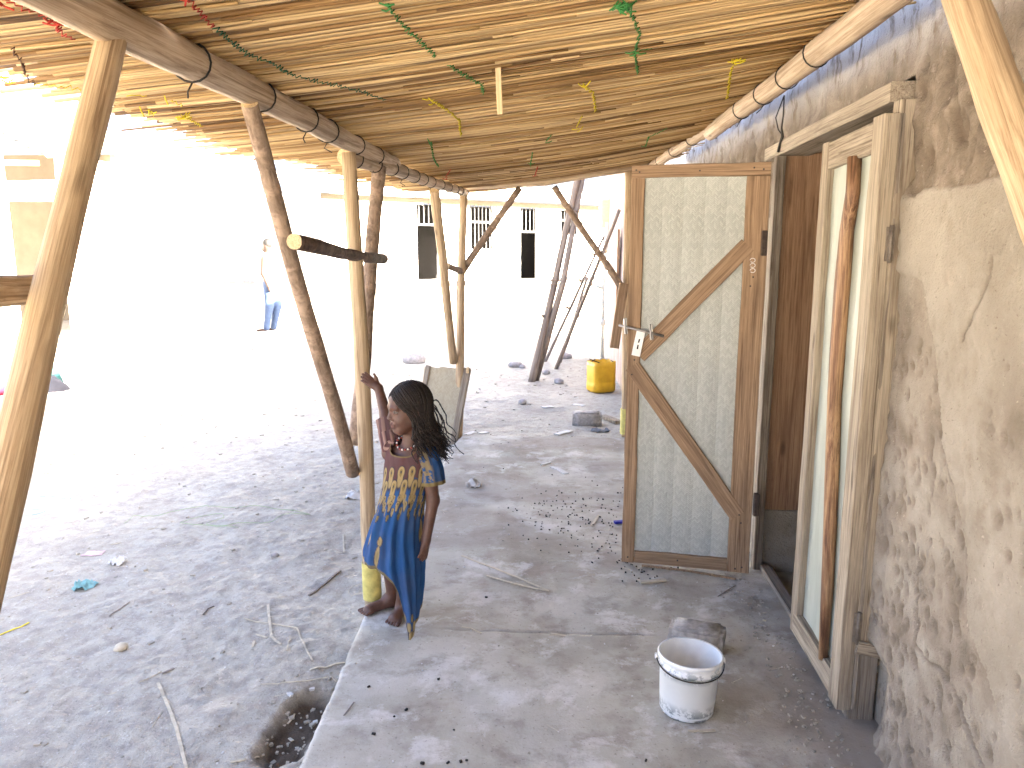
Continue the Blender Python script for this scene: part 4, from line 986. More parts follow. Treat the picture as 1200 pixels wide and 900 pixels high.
k = NT('dark_hair'); a_ = k.noise(k.obj((1, 1, 1), False), 180, 3); M['hair'] = k.done(k.ramp(a_, [(.3, (.008, .005, .004)), (.7, (.024, .0145, .0105))]), .55, a_, .5, .002, .35)
hv = [Vector(p) + RT for p in hmb.v]; hmb.v = [tuple(p) for p in hv]; hair = hmb.build('hair', M['hair'], girl, True)
# dress
zp = [.797, .768, .737, .708, .62, .50, .40, .30, .20, .10, .03, .0]
tab = dict(rf=[.036, .054, .068, .074, .080, .086, .098, .104, .088, .062, .034, .022], rs=[.050, .084, .100, .102, .097, .096, .112, .132, .104, .070, .038, .024],
           cx=[.0, .0, 0, 0, -.012, -.042, -.060, -.070, -.045, -.016, .006, .008], cy=[.0, .0, 0, 0, -.004, -.012, -.020, -.030, -.065, -.118, -.160, -.168])
zi = np.array(zp[::-1]); TI = {k_: np.array(v_[::-1]) for k_, v_ in tab.items()}
def dlook(k_, z):
    return (np.interp(z - .02, zi, TI[k_]) + np.interp(z, zi, TI[k_]) + np.interp(z + .02, zi, TI[k_])) / 3
nphi, nv = 220, 210
phi = np.linspace(-math.pi, math.pi, nphi, endpoint=False); vv = np.linspace(0, 1, nv)
PH, VV = np.meshgrid(phi, vv, indexing='ij')
dphi = (np.degrees(PH) - 38 + 180) % 360 - 180
zhem = np.interp(dphi, [-180, -55, -30, -16, -8, -2, 6, 35, 75, 120, 180], [.285, .285, .268, .24, .19, .10, .022, .03, .12, .25, .285]) + .006 * fbm(PH * 9, 0, 3, 131)
ztop = .779 - .032 * np.exp(-(PH / .75) ** 4) - .010 * np.cos(PH)
z = ztop + (zhem - ztop) * VV
rf, rs, cx, cy = (dlook(k_, z) for k_ in ('rf', 'rs', 'cx', 'cy'))
fold = sst(.66, .35, z) * (.0075 * np.sin(PH * 7 + 2.2 * fbm(PH * 1.2, z * 3, 2, 132) * 3 + z * 2) + .006 * np.sin(PH * 15 + z * 5 + 4 * fbm(PH, z * 2, 2, 134)) + .016 * fbm(np.cos(PH) * 2.2 + 9, z * 3.5 + np.sin(PH) * 2.2, 4, 133)) + .005 * fbm(np.cos(PH) * 4 + 3, z * 16 + np.sin(PH) * 4, 3, 135)
sc = np.clip(rs / .1, .15, 1)
rfe, rse = rf + fold * sc, rs + fold * sc
DX = cx + rfe * np.cos(PH) * fb[0] + rse * np.sin(PH) * lb_[0]; DYY = cy + rfe * np.cos(PH) * fb[1] + rse * np.sin(PH) * lb_[1]
Vd = np.stack([DX, DYY, z], -1).reshape(-1, 3); Fd = gridfaces(nphi, nv, True)
blue, blue2, maroon, tan, tan2, dk = (np.array(c) for c in ((.014, .055, .155), (.022, .078, .205), (.085, .040, .040), (.28, .205, .09), (.17, .125, .045), (.03, .03, .045)))
u_ = np.degrees(PH); cols = np.broadcast_to(blue, PH.shape + (3,)).copy()
t_ = np.clip(.5 + 1.6 * fbm(PH * 3, z * 9, 4, 141), 0, 1)[..., None]; cols = cols * (1 - t_) + blue2 * t_
def lay(mask, c): 
    global cols
    m_ = np.clip(mask, 0, 1)[..., None]; cols = cols * (1 - m_) + c * m_
zz0 = .625 + .018 * np.abs(((u_ / 18) % 2) - 1) + .03 * np.sin(np.radians(u_))
lay(sst(-.003, .003, z - zz0), maroon)
def drops(zc, du, wu, hz, off, col, inner=True):
    uu = ((u_ + off) % du) - du / 2; row = zc + .012 * np.sin(np.radians(u_ * 2 + 30))
    d = np.sqrt((uu / wu) ** 2 + ((z - row) / hz) ** 2 * (1 + .8 * np.clip((z - row) / hz, -1, 1)))
    lay(1 - sst(1.0, 1.22, d), dk); lay(1 - sst(.85, 1.0, d), col)
    if inner:
        lay((1 - sst(.42, .5, d)) , tan2); lay(1 - sst(.15, .22, d), dk)
drops(.668, 26, 8.5, .030, 4, tan); drops(.612, 26, 8.0, .034, 17, tan); drops(.566, 13, 3.4, .013, 2, tan); drops(.540, 18, 4.0, .014, 9, tan); drops(.515, 20, 3.6, .012, 1, tan); drops(.492, 26, 3, .009, 12, tan2, False)
def motif(uc, zc, wu, hz, col=tan):
    d = np.sqrt(((u_ - uc - 40 * (z - zc)) / wu) ** 2 + ((z - zc) / hz) ** 2) + .25 * fbm(u_ * .2, z * 60, 3, 142)
    lay(1 - sst(1.0, 1.15, d), dk); lay(1 - sst(.88, 1.0, d), col); lay((1 - sst(.45, .55, d)) * .6, tan2)
motif(-6, .395, 8, .022); motif(-8, .335, 7, .044); motif(-38, .42, 5, .06); motif(100, .42, 8, .05); motif(150, .36, 9, .04)
hm = z - zhem
lay((1 - sst(.010, .016, hm)) * .9, tan2); lay((1 - sst(.052, .06, z)) , tan); lay((1 - sst(.052, .06, z)) * (np.abs(np.sin(u_ / 7)) < .3), dk)
uu = ((u_ * 1.0) % 24) - 12; d = np.sqrt((uu / 6) ** 2 + ((z - .105) / .016) ** 2); lay((1 - sst(1, 1.15, d)), dk); lay(1 - sst(.85, 1., d), tan)
d = np.sqrt(((((u_ + 12) % 24) - 12) / 7) ** 2 + ((z - .072) / .02) ** 2); lay(1 - sst(1, 1.15, d), dk); lay(1 - sst(.85, 1., d), tan)
lay((1 - sst(.004, .007, ztop - z)) * .8, tan2)
CD = cols.reshape(-1, 3)
# sleeves
def sleeve(pts, rads, seed, left_):
    nph, nl = 60, 50; P = np.array(pts, float); ti = np.linspace(0, 1, nl); ts = np.linspace(0, 1, len(P))
    C = np.stack([np.interp(ti, ts, P[:, i]) for i in range(3)], 1); rr = np.interp(ti, ts, rads)
    T = np.gradient(C, axis=0); T /= np.linalg.norm(T, axis=1)[:, None]; X_ = np.cross(T, fb); X_ /= np.linalg.norm(X_, axis=1)[:, None]; Y_ = np.cross(T, X_)
    a = np.linspace(0, 2 * math.pi, nph, endpoint=False); A_, L_ = np.meshgrid(a, ti, indexing='ij')
    r_ = rr[None, :] * (1 + .16 * fbm(np.cos(A_) * 1.5 + seed, L_ * 3 + np.sin(A_) * 1.5, 3, 151) + .05 * np.sin(A_ * 9 + L_ * 3))
    Vs = C[None] + (r_ * np.cos(A_))[..., None] * X_[None] + (r_ * np.sin(A_))[..., None] * Y_[None]
    cs = np.broadcast_to(blue if left_ else maroon, A_.shape + (3,)).copy()
    if left_:
        m_ = (np.clip(1 - sst(.55, 1.0, np.abs(((np.degrees(A_) - 265 + 180) % 360) - 180) / 42), 0, 1) * (fbm(A_ * 9, L_ * 10, 3, 152) > -.06))[..., None]; cs = cs * (1 - m_ * .9) + tan * .75 * m_ * .9
        m_ = (sst(.90, .93, L_))[..., None]; cs = cs * (1 - m_) + tan2 * m_
    else:
        m_ = (np.sin(A_ * 8) > .2)[..., None]; cs = np.where(m_, np.array((.26, .16, .13)), cs)
    return Vs.reshape(-1, 3), gridfaces(nph, nl, True)[:, ::-1], cs.reshape(-1, 3)
vs1, fs1, cs1 = sleeve([(.050, -.018, .757), (.082, -.030, .738), (.100, -.036, .675), (.107, -.042, .618)], [.030, .045, .046, .047], 3, True)
vs2, fs2, cs2 = sleeve([(-.045, .015, .745), (-.075, .035, .742), (-.095, .080, .79), (-.108, .112, .845)], [.034, .044, .043, .045], 8, False)
V = np.concatenate([Vd, vs1, vs2]); Fa = np.concatenate([Fd, fs1 + len(Vd), fs2 + len(Vd) + len(vs1)]); Cc = np.concatenate([CD, cs1, cs2])
k = NT('printed_cotton'); a_ = k.noise(k.obj((1, 1, 1), False), 260, 3, .6); mm = k.mix(k.ramp(k.noise(k.obj((1, 1, .5), False), 14, 4), [(.4, 0.0), (.75, .22)]), k.attr('Col', True), (.12, .11, .11))
M['cotton'] = k.done(mm, .85, a_, .25, .002, .15)
dme = mesh('dress', V, Fa, M['cotton']); cattr(dme, 'Col', Cc); dress = link('dress', dme, girl, Matrix.Translation(RT))
# bead necklace
M['bead_white'] = plain('white_bead', (.75, .68, .64), .35, .05); M['bead_red'] = plain('red_bead', (.35, .06, .04), .35, .1)
NP = []
for a in np.linspace(-2.6, 2.6, 40):
    NP.append(np.array((.002, .0, .785)) + fb * math.cos(a) * .046 + lb_ * math.sin(a) * .048 + uz * (-.030 * math.cos(a) * (math.cos(a) > 0) + .004))
neck = tube('necklace', [RT + Vector(p) for p in NP], .0014, M['wire'], girl, 5)
v, f = lathe([(.0002, -.0042), (.003, -.003), (.0042, 0), (.003, .003), (.0002, .0042)], 8)
bm_w = mesh('bead', v, f, M['bead_white']); bm_r = mesh('bead', v, f, M['bead_red'])
for i in range(5, 36, 2): link('bead', bm_w if i % 4 != 1 else bm_r, neck, Matrix.Translation(RT + Vector(NP[i]) + Vector((0, -.001, 0))))

# ------------------------------------------------------------------ people far across the yard
k = NT('sunlit_dark_skin'); M['far_skin'] = k.done((.026, .0135, .0095), .6)
M['far_hair'] = plain('black_hair', (.0022, .0018, .0016), .8)
def far_person(label, foot_px, hgt, head, jl, cloth, face):
    base = gpt(*foot_px); t = thing('person', label, 'person', base)
    s_ = hgt / 1.75; B_ = SDF((-.55, -.55, -.03), (.55, .55, 1.82), .014)
    g = lambda p: (p[0], p[1], p[2])
    for pts, rs in jl: B_.chain([g(p) for p in pts], rs, .02)
    hx, hy, hz = head; B_.ell((hx, hy, hz), (.078, .095, .115), None, .02); B_.ell((hx + face[0] * .09, hy + face[1] * .09, hz - .02), (.016, .016, .022), None, .02); B_.ell((hx + face[0] * .05, hy + face[1] * .05, hz - .07), (.05, .05, .045), None, .03)
    for e_ in (-1, 1): B_.ell((hx - face[1] * .08 * e_, hy + face[0] * .08 * e_, hz - .01), (.02, .02, .03), None, .01)
    V_, F_ = B_.polys(); Mx = Matrix.Translation(base) @ Matrix.Scale(s_, 4); bo = link('body', mesh('body', V_ * s_, F_, M['far_skin']), t, Matrix.Translation(base))
    for nm, mt, spec in cloth:
        C_ = SDF((-.6, -.6, -.03), (.6, .6, 1.82), .014)
        for it in spec:
            if it[0] == 'chain': C_.chain(it[1], it[2], .02)
            elif it[0] == 'ell': C_.ell(it[1], it[2], None, .02)
            elif it[0] == 'cut': C_.ell(it[1], it[2], None, .01, True)
        V_, F_ = C_.polys(); link(nm, mesh(nm, V_ * s_, F_, mt), t, Matrix.Translation(base))
    return t
M['jeans'] = plain('blue_denim', (.03, .05, .10), .9, .25, 12); M['white_cloth'] = plain('white_cotton', (.74, .73, .71), .9, .06); M['yellow_cloth'] = plain('yellow_cotton', (.40, .37, .03), .9, .1); M['sandal'] = plain('grey_sandal', (.30, .29, .28), .8)
hip, kl, al, kr, ar = (.02, .0, .90), (.10, .05, .50), (-.02, .10, .09), (-.03, -.05, .50), (-.10, -.06, .09)
legs = [([(.03, .08, .90), kl, al], [.09, .06, .042]), ([(.0, -.07, .90), kr, ar], [.09, .06, .042]), ([(al[0], al[1], .05), (al[0] - .14, al[1], .03)], [.035, .03]), ([(ar[0], ar[1], .05), (ar[0] - .16, ar[1] - .02, .03)], [.035, .03])]
torso = [([(.02, 0, .92), (.0, .0, 1.15), (-.03, 0, 1.36)], [.12, .115, .12]), ([(-.03, -.15, 1.38), (-.03, .15, 1.38)], [.06, .06]), ([(-.03, 0, 1.40), (-.03, 0, 1.55)], [.055, .05])]
arms = [([(-.04, -.18, 1.38), (-.06, -.21, 1.12), (.03, -.18, .88), (.05, -.17, .80)], [.05, .04, .03, .028]), ([(-.02, .18, 1.38), (-.06, .2, 1.12), (-.14, .18, .90), (-.16, .17, .82)], [.05, .04, .03, .028])]
far_person('man in white vest and blue jeans walking across the sunny yard', (320, 389), 1.76, (-.03, 0, 1.63), legs + torso + arms,
    [('jeans', M['jeans'], [('chain', [(.03, .08, .92), kl, al], [.115, .08, .062]), ('chain', [(.0, -.07, .92), kr, ar], [.115, .08, .062]), ('ell', (.02, 0, .95), (.14, .16, .09))]),
     ('vest', M['white_cloth'], [('chain', [(.02, 0, .98), (.0, 0, 1.15), (-.03, 0, 1.36)], [.15, .14, .14]), ('chain', [(-.03, -.10, 1.36), (-.03, .10, 1.36)], [.09, .09])]),
     ('hair', M['far_hair'], [('ell', (-.015, 0, 1.665), (.088, .10, .10)), ('cut', (-.12, 0, 1.60), (.075, .08, .10))]), ('sandal', M['sandal'], [('chain', [(al[0] + .04, al[1], .012), (al[0] - .17, al[1], .010)], [.03, .03]), ('chain', [(ar[0] + .04, ar[1], .012), (ar[0] - .19, ar[1] - .02, .010)], [.03, .03])])], (-1, 0))
legs2 = [([(-.08, 0, .85), (-.09, -.03, .48), (-.10, .0, .08)], [.085, .06, .04]), ([(.08, 0, .85), (.10, -.02, .48), (.12, .0, .08)], [.085, .06, .04]), ([(-.10, 0, .04), (-.11, -.15, .03)], [.035, .03]), ([(.12, 0, .04), (.13, -.15, .03)], [.035, .03])]
arms2 = [([(-.18, 0, 1.36), (-.23, .0, 1.10), (-.24, -.06, .84)], [.05, .04, .03]), ([(.18, 0, 1.36), (.23, .0, 1.10), (.22, -.08, .84)], [.05, .04, .03])]
tor2 = [([(0, 0, .92), (0, 0, 1.34)], [.13, .125]), ([(-.15, 0, 1.37), (.15, 0, 1.37)], [.06, .06]), ([(0, 0, 1.38), (0, 0, 1.53)], [.055, .05])]
far_person('woman in white top and yellow skirt standing before the whitewashed building', (466, 347), 1.68, (0, 0, 1.61), legs2 + arms2 + tor2,
    [('skirt', M['yellow_cloth'], [('chain', [(0, 0, .98), (0, 0, .70), (.02, 0, .42)], [.15, .18, .22])]), ('blouse', M['white_cloth'], [('chain', [(0, 0, .98), (0, 0, 1.34)], [.15, .15]), ('chain', [(-.18, 0, 1.36), (.18, 0, 1.36)], [.085, .085]), ('chain', [(-.18, 0, 1.36), (-.21, 0, 1.18)], [.07, .065]), ('chain', [(.18, 0, 1.36), (.21, 0, 1.18)], [.07, .065])]),
     ('headscarf', M['white_cloth'], [('ell', (0, .02, 1.64), (.10, .115, .12)), ('cut', (0, -.13, 1.60), (.07, .09, .10))])], (0, -1))
far_person('person in long white robe with bare forearm standing left of the dark brace', (383, 352), 1.72, (0, 0, 1.62), legs2 + arms2 + tor2,
    [('robe', M['white_cloth'], [('chain', [(0, 0, 1.36), (0, 0, .90), (0, 0, .30)], [.16, .17, .21]), ('chain', [(-.17, 0, 1.36), (.17, 0, 1.36)], [.09, .09]), ('chain', [(-.18, 0, 1.36), (-.22, 0, 1.14)], [.075, .07]), ('chain', [(.18, 0, 1.36), (.22, 0, 1.14)], [.075, .07])]), ('hair', M['far_hair'], [('ell', (0, .012, 1.655), (.088, .10, .10)), ('cut', (0, -.11, 1.60), (.075, .075, .10))])], (0, -1))
#==SMALL==
# ------------------------------------------------------------------ white paint bucket
def spt(px, py, dz=0.0):
    p = on_z(px, py, 0)
    for _ in range(3): p = on_z(px, py, float(sz(p.x, p.y)) + dz)
    return p
bc = spt(804, 830)
bk = thing('bucket', 'white plastic paint bucket with dark smudges standing on the slab', 'bucket', bc)
k = NT('smudged_white_plastic'); o_ = k.obj((1, 1, 1), False); sx = k.n('SeparateXYZ'); k.t.links.new(k.tc.outputs['Object'], sx.inputs[0])
low = k.ramp(sx.outputs[2], [(.0, 1.0), (.009, 1.0), (.0095, 0.0), (.0155, 0.0), (.016, 1.0), (.06, 0.0)]); hi = k.ramp(k.math('ABSOLUTE', k.math('SUBTRACT', sx.outputs[2], .172)), [(.0, 1.0), (.03, 0.0)])
n1 = k.noise(o_, 26, 6, .7); mk = k.math('MULTIPLY', k.math('ADD', low, hi, True), k.ramp(n1, [(.47, 0.0), (.54, .9)]))
c = k.mix(k.ramp(k.noise(o_, 9, 5, .6), [(.35, .25), (.6, 0.0)]), (.80, .81, .80), (.64, .65, .64)); c = k.mix(mk, c, (.10, .13, .13))
M['bucket'] = k.done(c, .42, k.noise(o_, 20, 3), .08, .003, .45)
prof = [(.0, .004), (.084, .004), (.092, .0), (.096, .006), (.106, .168), (.1125, .170), (.113, .182), (.1085, .184), (.1095, .200), (.1155, .202), (.1165, .213), (.114, .218), (.109, .216), (.1075, .205), (.093, .012), (.0, .012)]
v, f = lathe(prof[:13], 56); tl = Matrix.Translation(bc) @ Matrix.Scale(.94, 4) @ Matrix.Rotation(R(2.2), 4, 'Y') @ Matrix.Rotation(R(-1.5), 4, 'X')
bb_ = link('shell', mesh('shell', v, f, M['bucket']), bk, tl)
hpts = [tl @ Vector((.119 * math.cos(a), .119 * math.sin(a), .192 - .030 * math.sin(max(0, -math.sin(a) * 1.0)) )) for a in np.linspace(R(5), R(-185), 40)]
v, f = lathe(prof[12:], 56); link('inside', mesh('inside', v, f, plain('clean_white_plastic', (.76, .77, .76), .45, .12, 12)), bk, tl)
tube('handle', hpts, .0022, M['wire'], bk, 6)
for a in (R(3), R(-183)):
    p = tl @ Vector((.117 * math.cos(a), .117 * math.sin(a), .192)); tube('lug', [p, p + Vector((.007 * math.cos(a), .007 * math.sin(a), 0))], .011, M['bucket'], bk, 10)

# ------------------------------------------------------------------ cut-down yellow jerrycan
jp = gpt(704, 459); jr = thing('jerrycan', 'yellow plastic jerrycan with its top cut off by the far wall', 'jerrycan', jp)
k = NT('yellow_can'); M['can'] = k.done(k.ramp(k.noise(k.obj(), 12, 5), [(.3, (.56, .30, .012)), (.7, (.70, .41, .02))]), .45, None, spec=.4)
V = []; L = 0; prof = [(.0, .01), (.90, .01), (1.0, .03), (1.01, .10), (.985, .115), (1.0, .13), (1.0, .30), (.99, .352), (.97, .352), (.97, .03), (.0, .03)]
nn = 48
for i in range(nn):
    a = 2 * math.pi * i / nn + .4; ca, sa = math.cos(a), math.sin(a); n4 = 6; rr = 1 / (abs(ca) ** n4 + abs(sa) ** n4) ** (1 / n4)
    for s_, z in prof: V.append((.142 * rr * ca * s_, .125 * rr * sa * s_, z * 1.02 + (.006 * math.sin(i * 1.7) if z > .34 else 0)))
V = [(x * .90 - y * .43, x * .43 + y * .90, z) for x, y, z in V]
link('shell', mesh('shell', V, gridfaces(nn, len(prof), True).tolist(), M['can']), jr, Matrix.Translation(jp))
for i, (a, b) in enumerate((((-.12, -.02, .345), (-.07, .02, .375)), ((-.02, .05, .33), (-.14, .0, .38)), ((.11, .05, .36), (.14, -.06, .355)))):
    tube('rim_shred', [jp + Vector(a), jp + Vector(b)], .006, M['rust'], jr, 6)

# ------------------------------------------------------------------ stones, block
def rock(name, label, cat, c_, size, mat, seed, boxy=0, sub=3, sink=.15, group=None, rz=0):
    bm = bmesh.new()
    if boxy:
        bmesh.ops.create_cube(bm, size=1); bmesh.ops.bevel(bm, geom=bm.edges[:], offset=.10, segments=3, affect='EDGES'); bmesh.ops.subdivide_edges(bm, edges=bm.edges[:], cuts=2, use_grid_fill=True)
    else: bmesh.ops.create_icosphere(bm, subdivisions=sub, radius=.5)
    for v_ in bm.verts:
        p = v_.co; n_ = 1 + (.5 if not boxy else .12) * float(fbm(p.x * 2.2 + seed, p.y * 2.2 + p.z * 1.7, 3, seed)) + .12 * float(fbm(p.x * 7 + seed, p.y * 7 - p.z * 6, 2, seed + 1))
        v_.co = Vector((p.x * size[0], p.y * size[1], p.z * size[2])) * n_
    bmesh.ops.recalc_face_normals(bm, faces=bm.faces)
    me = bpy.data.meshes.new(name); bm.to_mesh(me); bm.free(); me.materials.append(mat); me.polygons.foreach_set('use_smooth', [True] * len(me.polygons))
    o = link(name, me, None, Matrix.Translation(Vector(c_) + Vector((0, 0, size[2] * (.5 - sink)))) @ Matrix.Rotation(rz, 4, 'Z')); return tag(o, label, cat, group)
rock('stone', 'rough grey stone lying right behind the white bucket', 'stone', spt(816, 757), (.21, .11, .10), M['concrete_block'], 3, 1, 3, .12, rz=-.3)
rock('concrete_block', 'grey concrete block lying beyond the far edge of the slab', 'block', gpt(688, 497), (.27, .16, .14), M['concrete_block'], 5, 1, rz=-.06)
for i, (px, py, s_, lb) in enumerate(((322, 652, .035, 'small whitish pebble on the dusty ground left of the brace foot'), (142, 761, .05, 'small beige stone lying on the dusty ground left of the white straw'), (612, 431, .09, 'small grey stone beside the feet of the leaning poles'), (662, 420, .16, 'grey stone among the feet of the thin leaning poles'),
        (487, 425, .30, 'large grey stone behind the framed woven panel'), (655, 449, .12, 'grey stone on the earth left of the yellow jerrycan'), (592, 376, .22, 'lone stone out on the bright yard beyond the far posts'), (604, 430, .16, 'pale stone left of the double leaning pole'), (612, 473, .10, 'dark stone on the earth left of the concrete block'), (640, 438, .1, 'small pale stone between the leaning poles'))):
    p = gpt(px, py); rock('pebble' if s_ < .06 else 'stone', lb, 'stone', p, (s_ * 1.3, s_, s_ * .7), M['stone'] if i != 1 else M['straw'], 20 + i, 0, 2, .25, rz=i)
hp_ = gpt(384, 347); mb = MB(); rg = random.Random(9)
for i in range(46):
    s_ = rg.uniform(.05, .17); c_ = hp_ + Vector((rg.gauss(0, .55), rg.gauss(0, .3), 0)); c_.z = float(gz(c_.x, c_.y)) + s_ * .3 + max(0, .22 - .25 * abs(c_.x - hp_.x)) * rg.random()
    bm = bmesh.new(); bmesh.ops.create_icosphere(bm, subdivisions=1, radius=s_); v = [tuple(c_ + Vector((q.co.x * rg.uniform(.8, 1.3), q.co.y, q.co.z * .8))) for q in bm.verts]; bm.verts.index_update(); f = [tuple(q.index for q in t.verts) for t in bm.faces]; bm.free(); mb.add(v, f)
o = mb.build('rubble_heap', M['stone'], None, False, hp_); tag(o, 'low heap of grey rubble on the bright yard behind the dark cross log', 'rubble heap', None, 'stuff')

# ------------------------------------------------------------------ leaning poles against the far wall
def lean(label, foot, top, r0, r1, seed, stubs=(), group=None, second=None):
    a = gpt(*foot, 0.0); t = thing('leaning_pole', label, 'pole', a, group)
    b = Vector(top); po = tube('pole', [a + Vector((0, 0, -.05)), b], (r0, r1), M['grey_pole'], t, 10, .08, seed, segs=14, endmat=M['cut'])
    for s_ in stubs:
        p = a.lerp(b, s_); tube('branch_stub', [p, p + Vector((-.05 if seed % 2 else .05, -.05, .03))], .018, M['grey_pole'], po, 7, endmat=M['cut'])
    if second: tube('pole', [Vector(second[0]), Vector(second[1])], (r0 * .9, r1 * .9), M['grey_pole'], t, 10, .08, seed + 1, segs=12, endmat=M['cut'])
    return t, po, a, b
M['grey_pole'] = wood('grey_weathered_pole', (.27, .225, .185), (.20, .16, .13), (.09, .07, .058), 12, .4)
t, po, a, b = lean('thick double pole bound together leaning beyond the canopy end', (622, 447), on_y(681, 190, 9.6), .047, .038, 31, (.3,))
tube('pole', [a + Vector((.05, .08, -.02)), on_y(660, 330, 9.45), on_y(684, 200, 9.65)], [.042, .04, .034], M['grey_pole'], t, 10, .08, 33)
for s_ in (.45, .47, .78): p = a.lerp(b, s_); d = (b - a).normalized(); x = Vector((1, 0, 0)); z = d.cross(x).normalized(); tube('binding', [p + x * .075 * math.cos(q) + z * .075 * math.sin(q) + x * .03 for q in np.linspace(0, 6.28, 14)], .007, M['bark'], t, 5)
lean('thin pole with knobbly stubs leaning on the far wall, nearest of the thin ones', (650, 432), on_x(726, 246, NX - .03), .028, .022, 34, (.35, .55, .75), None)
lean('thin pole leaning on the far wall, its foot farthest left of the thin ones', (637, 424), on_x(712, 268, NX - .05), .023, .018, 35, (.4, .6, .8), None)
lean('short grey stick standing between the thin leaning poles', (655, 425), on_y(688, 325, 11.0), .024, .020, 36, (.6,), None)

# ------------------------------------------------------------------ framed woven panel propped at the far post
q0, q1 = on_z(531, 523, -.085), on_z(478, 517, -.085); top1 = on_y(548, 432, q0.y + .22); up_ = top1 - q0; q1 = q0 + Vector((-.345, .05, 0))
pn_ = (q1 - q0).cross(up_).normalized(); pn_ = pn_ if pn_.y < 0 else -pn_
fpn = thing('framed_panel', 'woven panel in a rough wooden frame propped behind the girl', 'panel', q0)
board('frame_rail', q0, q0 + up_, .055, .045, M['plank_old'], fpn, pn_); board('frame_rail', q1, q1 + up_ * 1.02, .04, .035, M['plank_old'], fpn, pn_)
board('frame_rail', q0 + up_ * .97 + pn_ * .012, q0 + up_ * .97 + pn_ * .012 + (q1 - q0) * -.06, .05, .06, M['cut'], fpn, pn_); board('frame_rail', q1 + up_ * .04, q0 + up_ * .04, .04, .03, M['plank_old'], fpn, pn_)
ua = (q0 - q1).normalized(); za = up_.normalized(); Mx = Matrix((ua, pn_.cross(ua) * 0 + za.cross(ua), za)).transposed().to_4x4(); Mx.translation = q1 + up_ * .05
W_, H_ = (q0 - q1).length, up_.length * .96; V = []
for j in range(25):
    for i in range(13): V.append((W_ * i / 12, .008 * float(fbm(i * .5, j * .5, 2, 161)), H_ * j / 24 + (.02 * float(fbm(i * .8, 3, 2, 162)) if j == 24 else 0)))
n0 = len(V); V += [(x, y + .006, z) for x, y, z in V]; f1 = gridfaces(25, 13).tolist(); f2 = [tuple(r[::-1]) for r in gridfaces(25, 13, off=n0).tolist()]
link('woven_sheet', mesh('woven_sheet', V, f1 + f2, M['woven_straw']), fpn, Mx)

# ------------------------------------------------------------------ cloth heaps at the far left
def heap(name, label, cat, c_, size, mat, seed):
    V = []; n, m_ = 36, 14
    for i in range(n):
        a = 2 * math.pi * i / n
        for j in range(m_):
            e_ = j / (m_ - 1) * math.pi / 2; r_ = 1 + .55 * float(fbm(math.cos(a) * 1.6 + seed, math.sin(a) * 1.6 + j * .22, 4, seed))
            V.append((size[0] * math.cos(a) * math.cos(e_) * r_, size[1] * math.sin(a) * math.cos(e_) * r_, size[2] * math.sin(e_) * r_ - .01))
    o = link(name, mesh(name, V, gridfaces(n, m_, True).tolist(), mat), None, Matrix.Translation(c_)); return tag(o, label, cat)
M['cloth_grey'] = plain('grey_cloth', (.035, .037, .048), .9, .2, 6); M['cloth_teal'] = plain('teal_cloth', (.008, .045, .045), .9, .2, 6); M['cloth_red'] = plain('red_cloth', (.12, .004, .018), .9, .2, 6)
heap('cloth_bundle', 'grey cloth bundle on the ground right of the near brace', 'cloth', gpt(58, 458), (.19, .16, .17), M['cloth_grey'], 3)
heap('cloth_bundle', 'teal cloth lying on top behind the grey bundle', 'cloth', gpt(60, 450), (.14, .10, .24), M['cloth_teal'], 5)
heap('cloth_bundle', 'red cloth heap at the far left edge of the picture', 'cloth', gpt(-4, 462), (.15, .12, .12), M['cloth_red'], 7)

# ------------------------------------------------------------------ strips, sticks and scraps
def strip(name, label, cat, pl, wd, mat, slab=False, th=.0025, lift=.002, taper=1.0):
    fn = spt if slab else gpt; zf = sz if slab else gz
    P = [fn(*p) for p in pl]; Q = []
    for a, b in zip(P[:-1], P[1:]):
        n = max(1, int((b - a).length / .03)); Q += [a.lerp(b, i / n) for i in range(n)]
    Q.append(P[-1]); c_ = sum(Q, Vector()) / len(Q); V = []
    for i, p in enumerate(Q):
        T = (Q[min(i + 1, len(Q) - 1)] - Q[max(0, i - 1)]); T.z = 0; T.normalize(); s_ = Vector((-T.y, T.x, 0)); w_ = wd / 2 * (1 - (1 - taper) * i / max(1, len(Q) - 1)) * (1 + .25 * float(fbm(i * .7, wd * 900, 2, 171)))
        z = float(zf(p.x, p.y)) + lift + .004 * abs(float(fbm(i * .4, wd * 500, 2, 172)))
        for sx_, dz in ((-1, 0), (-1, th), (1, th), (1, 0)): V.append((p.x + s_.x * w_ * sx_ - c_.x, p.y + s_.y * w_ * sx_ - c_.y, z + dz - c_.z))
    n = len(Q); f = []
    for i in range(n - 1):
        for j in range(4): f.append((i * 4 + j, i * 4 + (j + 1) % 4, (i + 1) * 4 + (j + 1) % 4, (i + 1) * 4 + j))
    f += [(3, 2, 1, 0), ((n - 1) * 4, (n - 1) * 4 + 1, (n - 1) * 4 + 2, (n - 1) * 4 + 3)]
    o = link(name, mesh(name, V, f, mat, False), None, Matrix.Translation(c_)); return tag(o, label, cat)
SW, TW = M['straw'], M['grey_twig']
strip('straw_strip', 'long white straw strip at the bottom left, the longest on the earth', 'straw', [(185, 801), (196, 826), (206, 852), (212, 875), (219, 905)], .011, SW)
strip('straw_strip', 'white straw strip bent down at a sharp corner', 'straw', [(286, 725), (316, 731), (348, 737), (356, 755), (366, 775)], .006, SW)
strip('straw_strip', 'short upright strip crossing over the bent straw', 'straw', [(314, 711), (316, 730), (318, 748), (329, 757)], .011, SW, lift=.008)
strip('straw_strip', 'white strip reaching to the slab edge above the dug soil', 'straw', [(363, 786), (382, 783), (404, 777)], .008, SW)
strip('straw_strip', 'white strip lying at the lower picture edge beside the dug soil', 'straw', [(270, 894), (286, 891), (303, 888)], .010, SW)
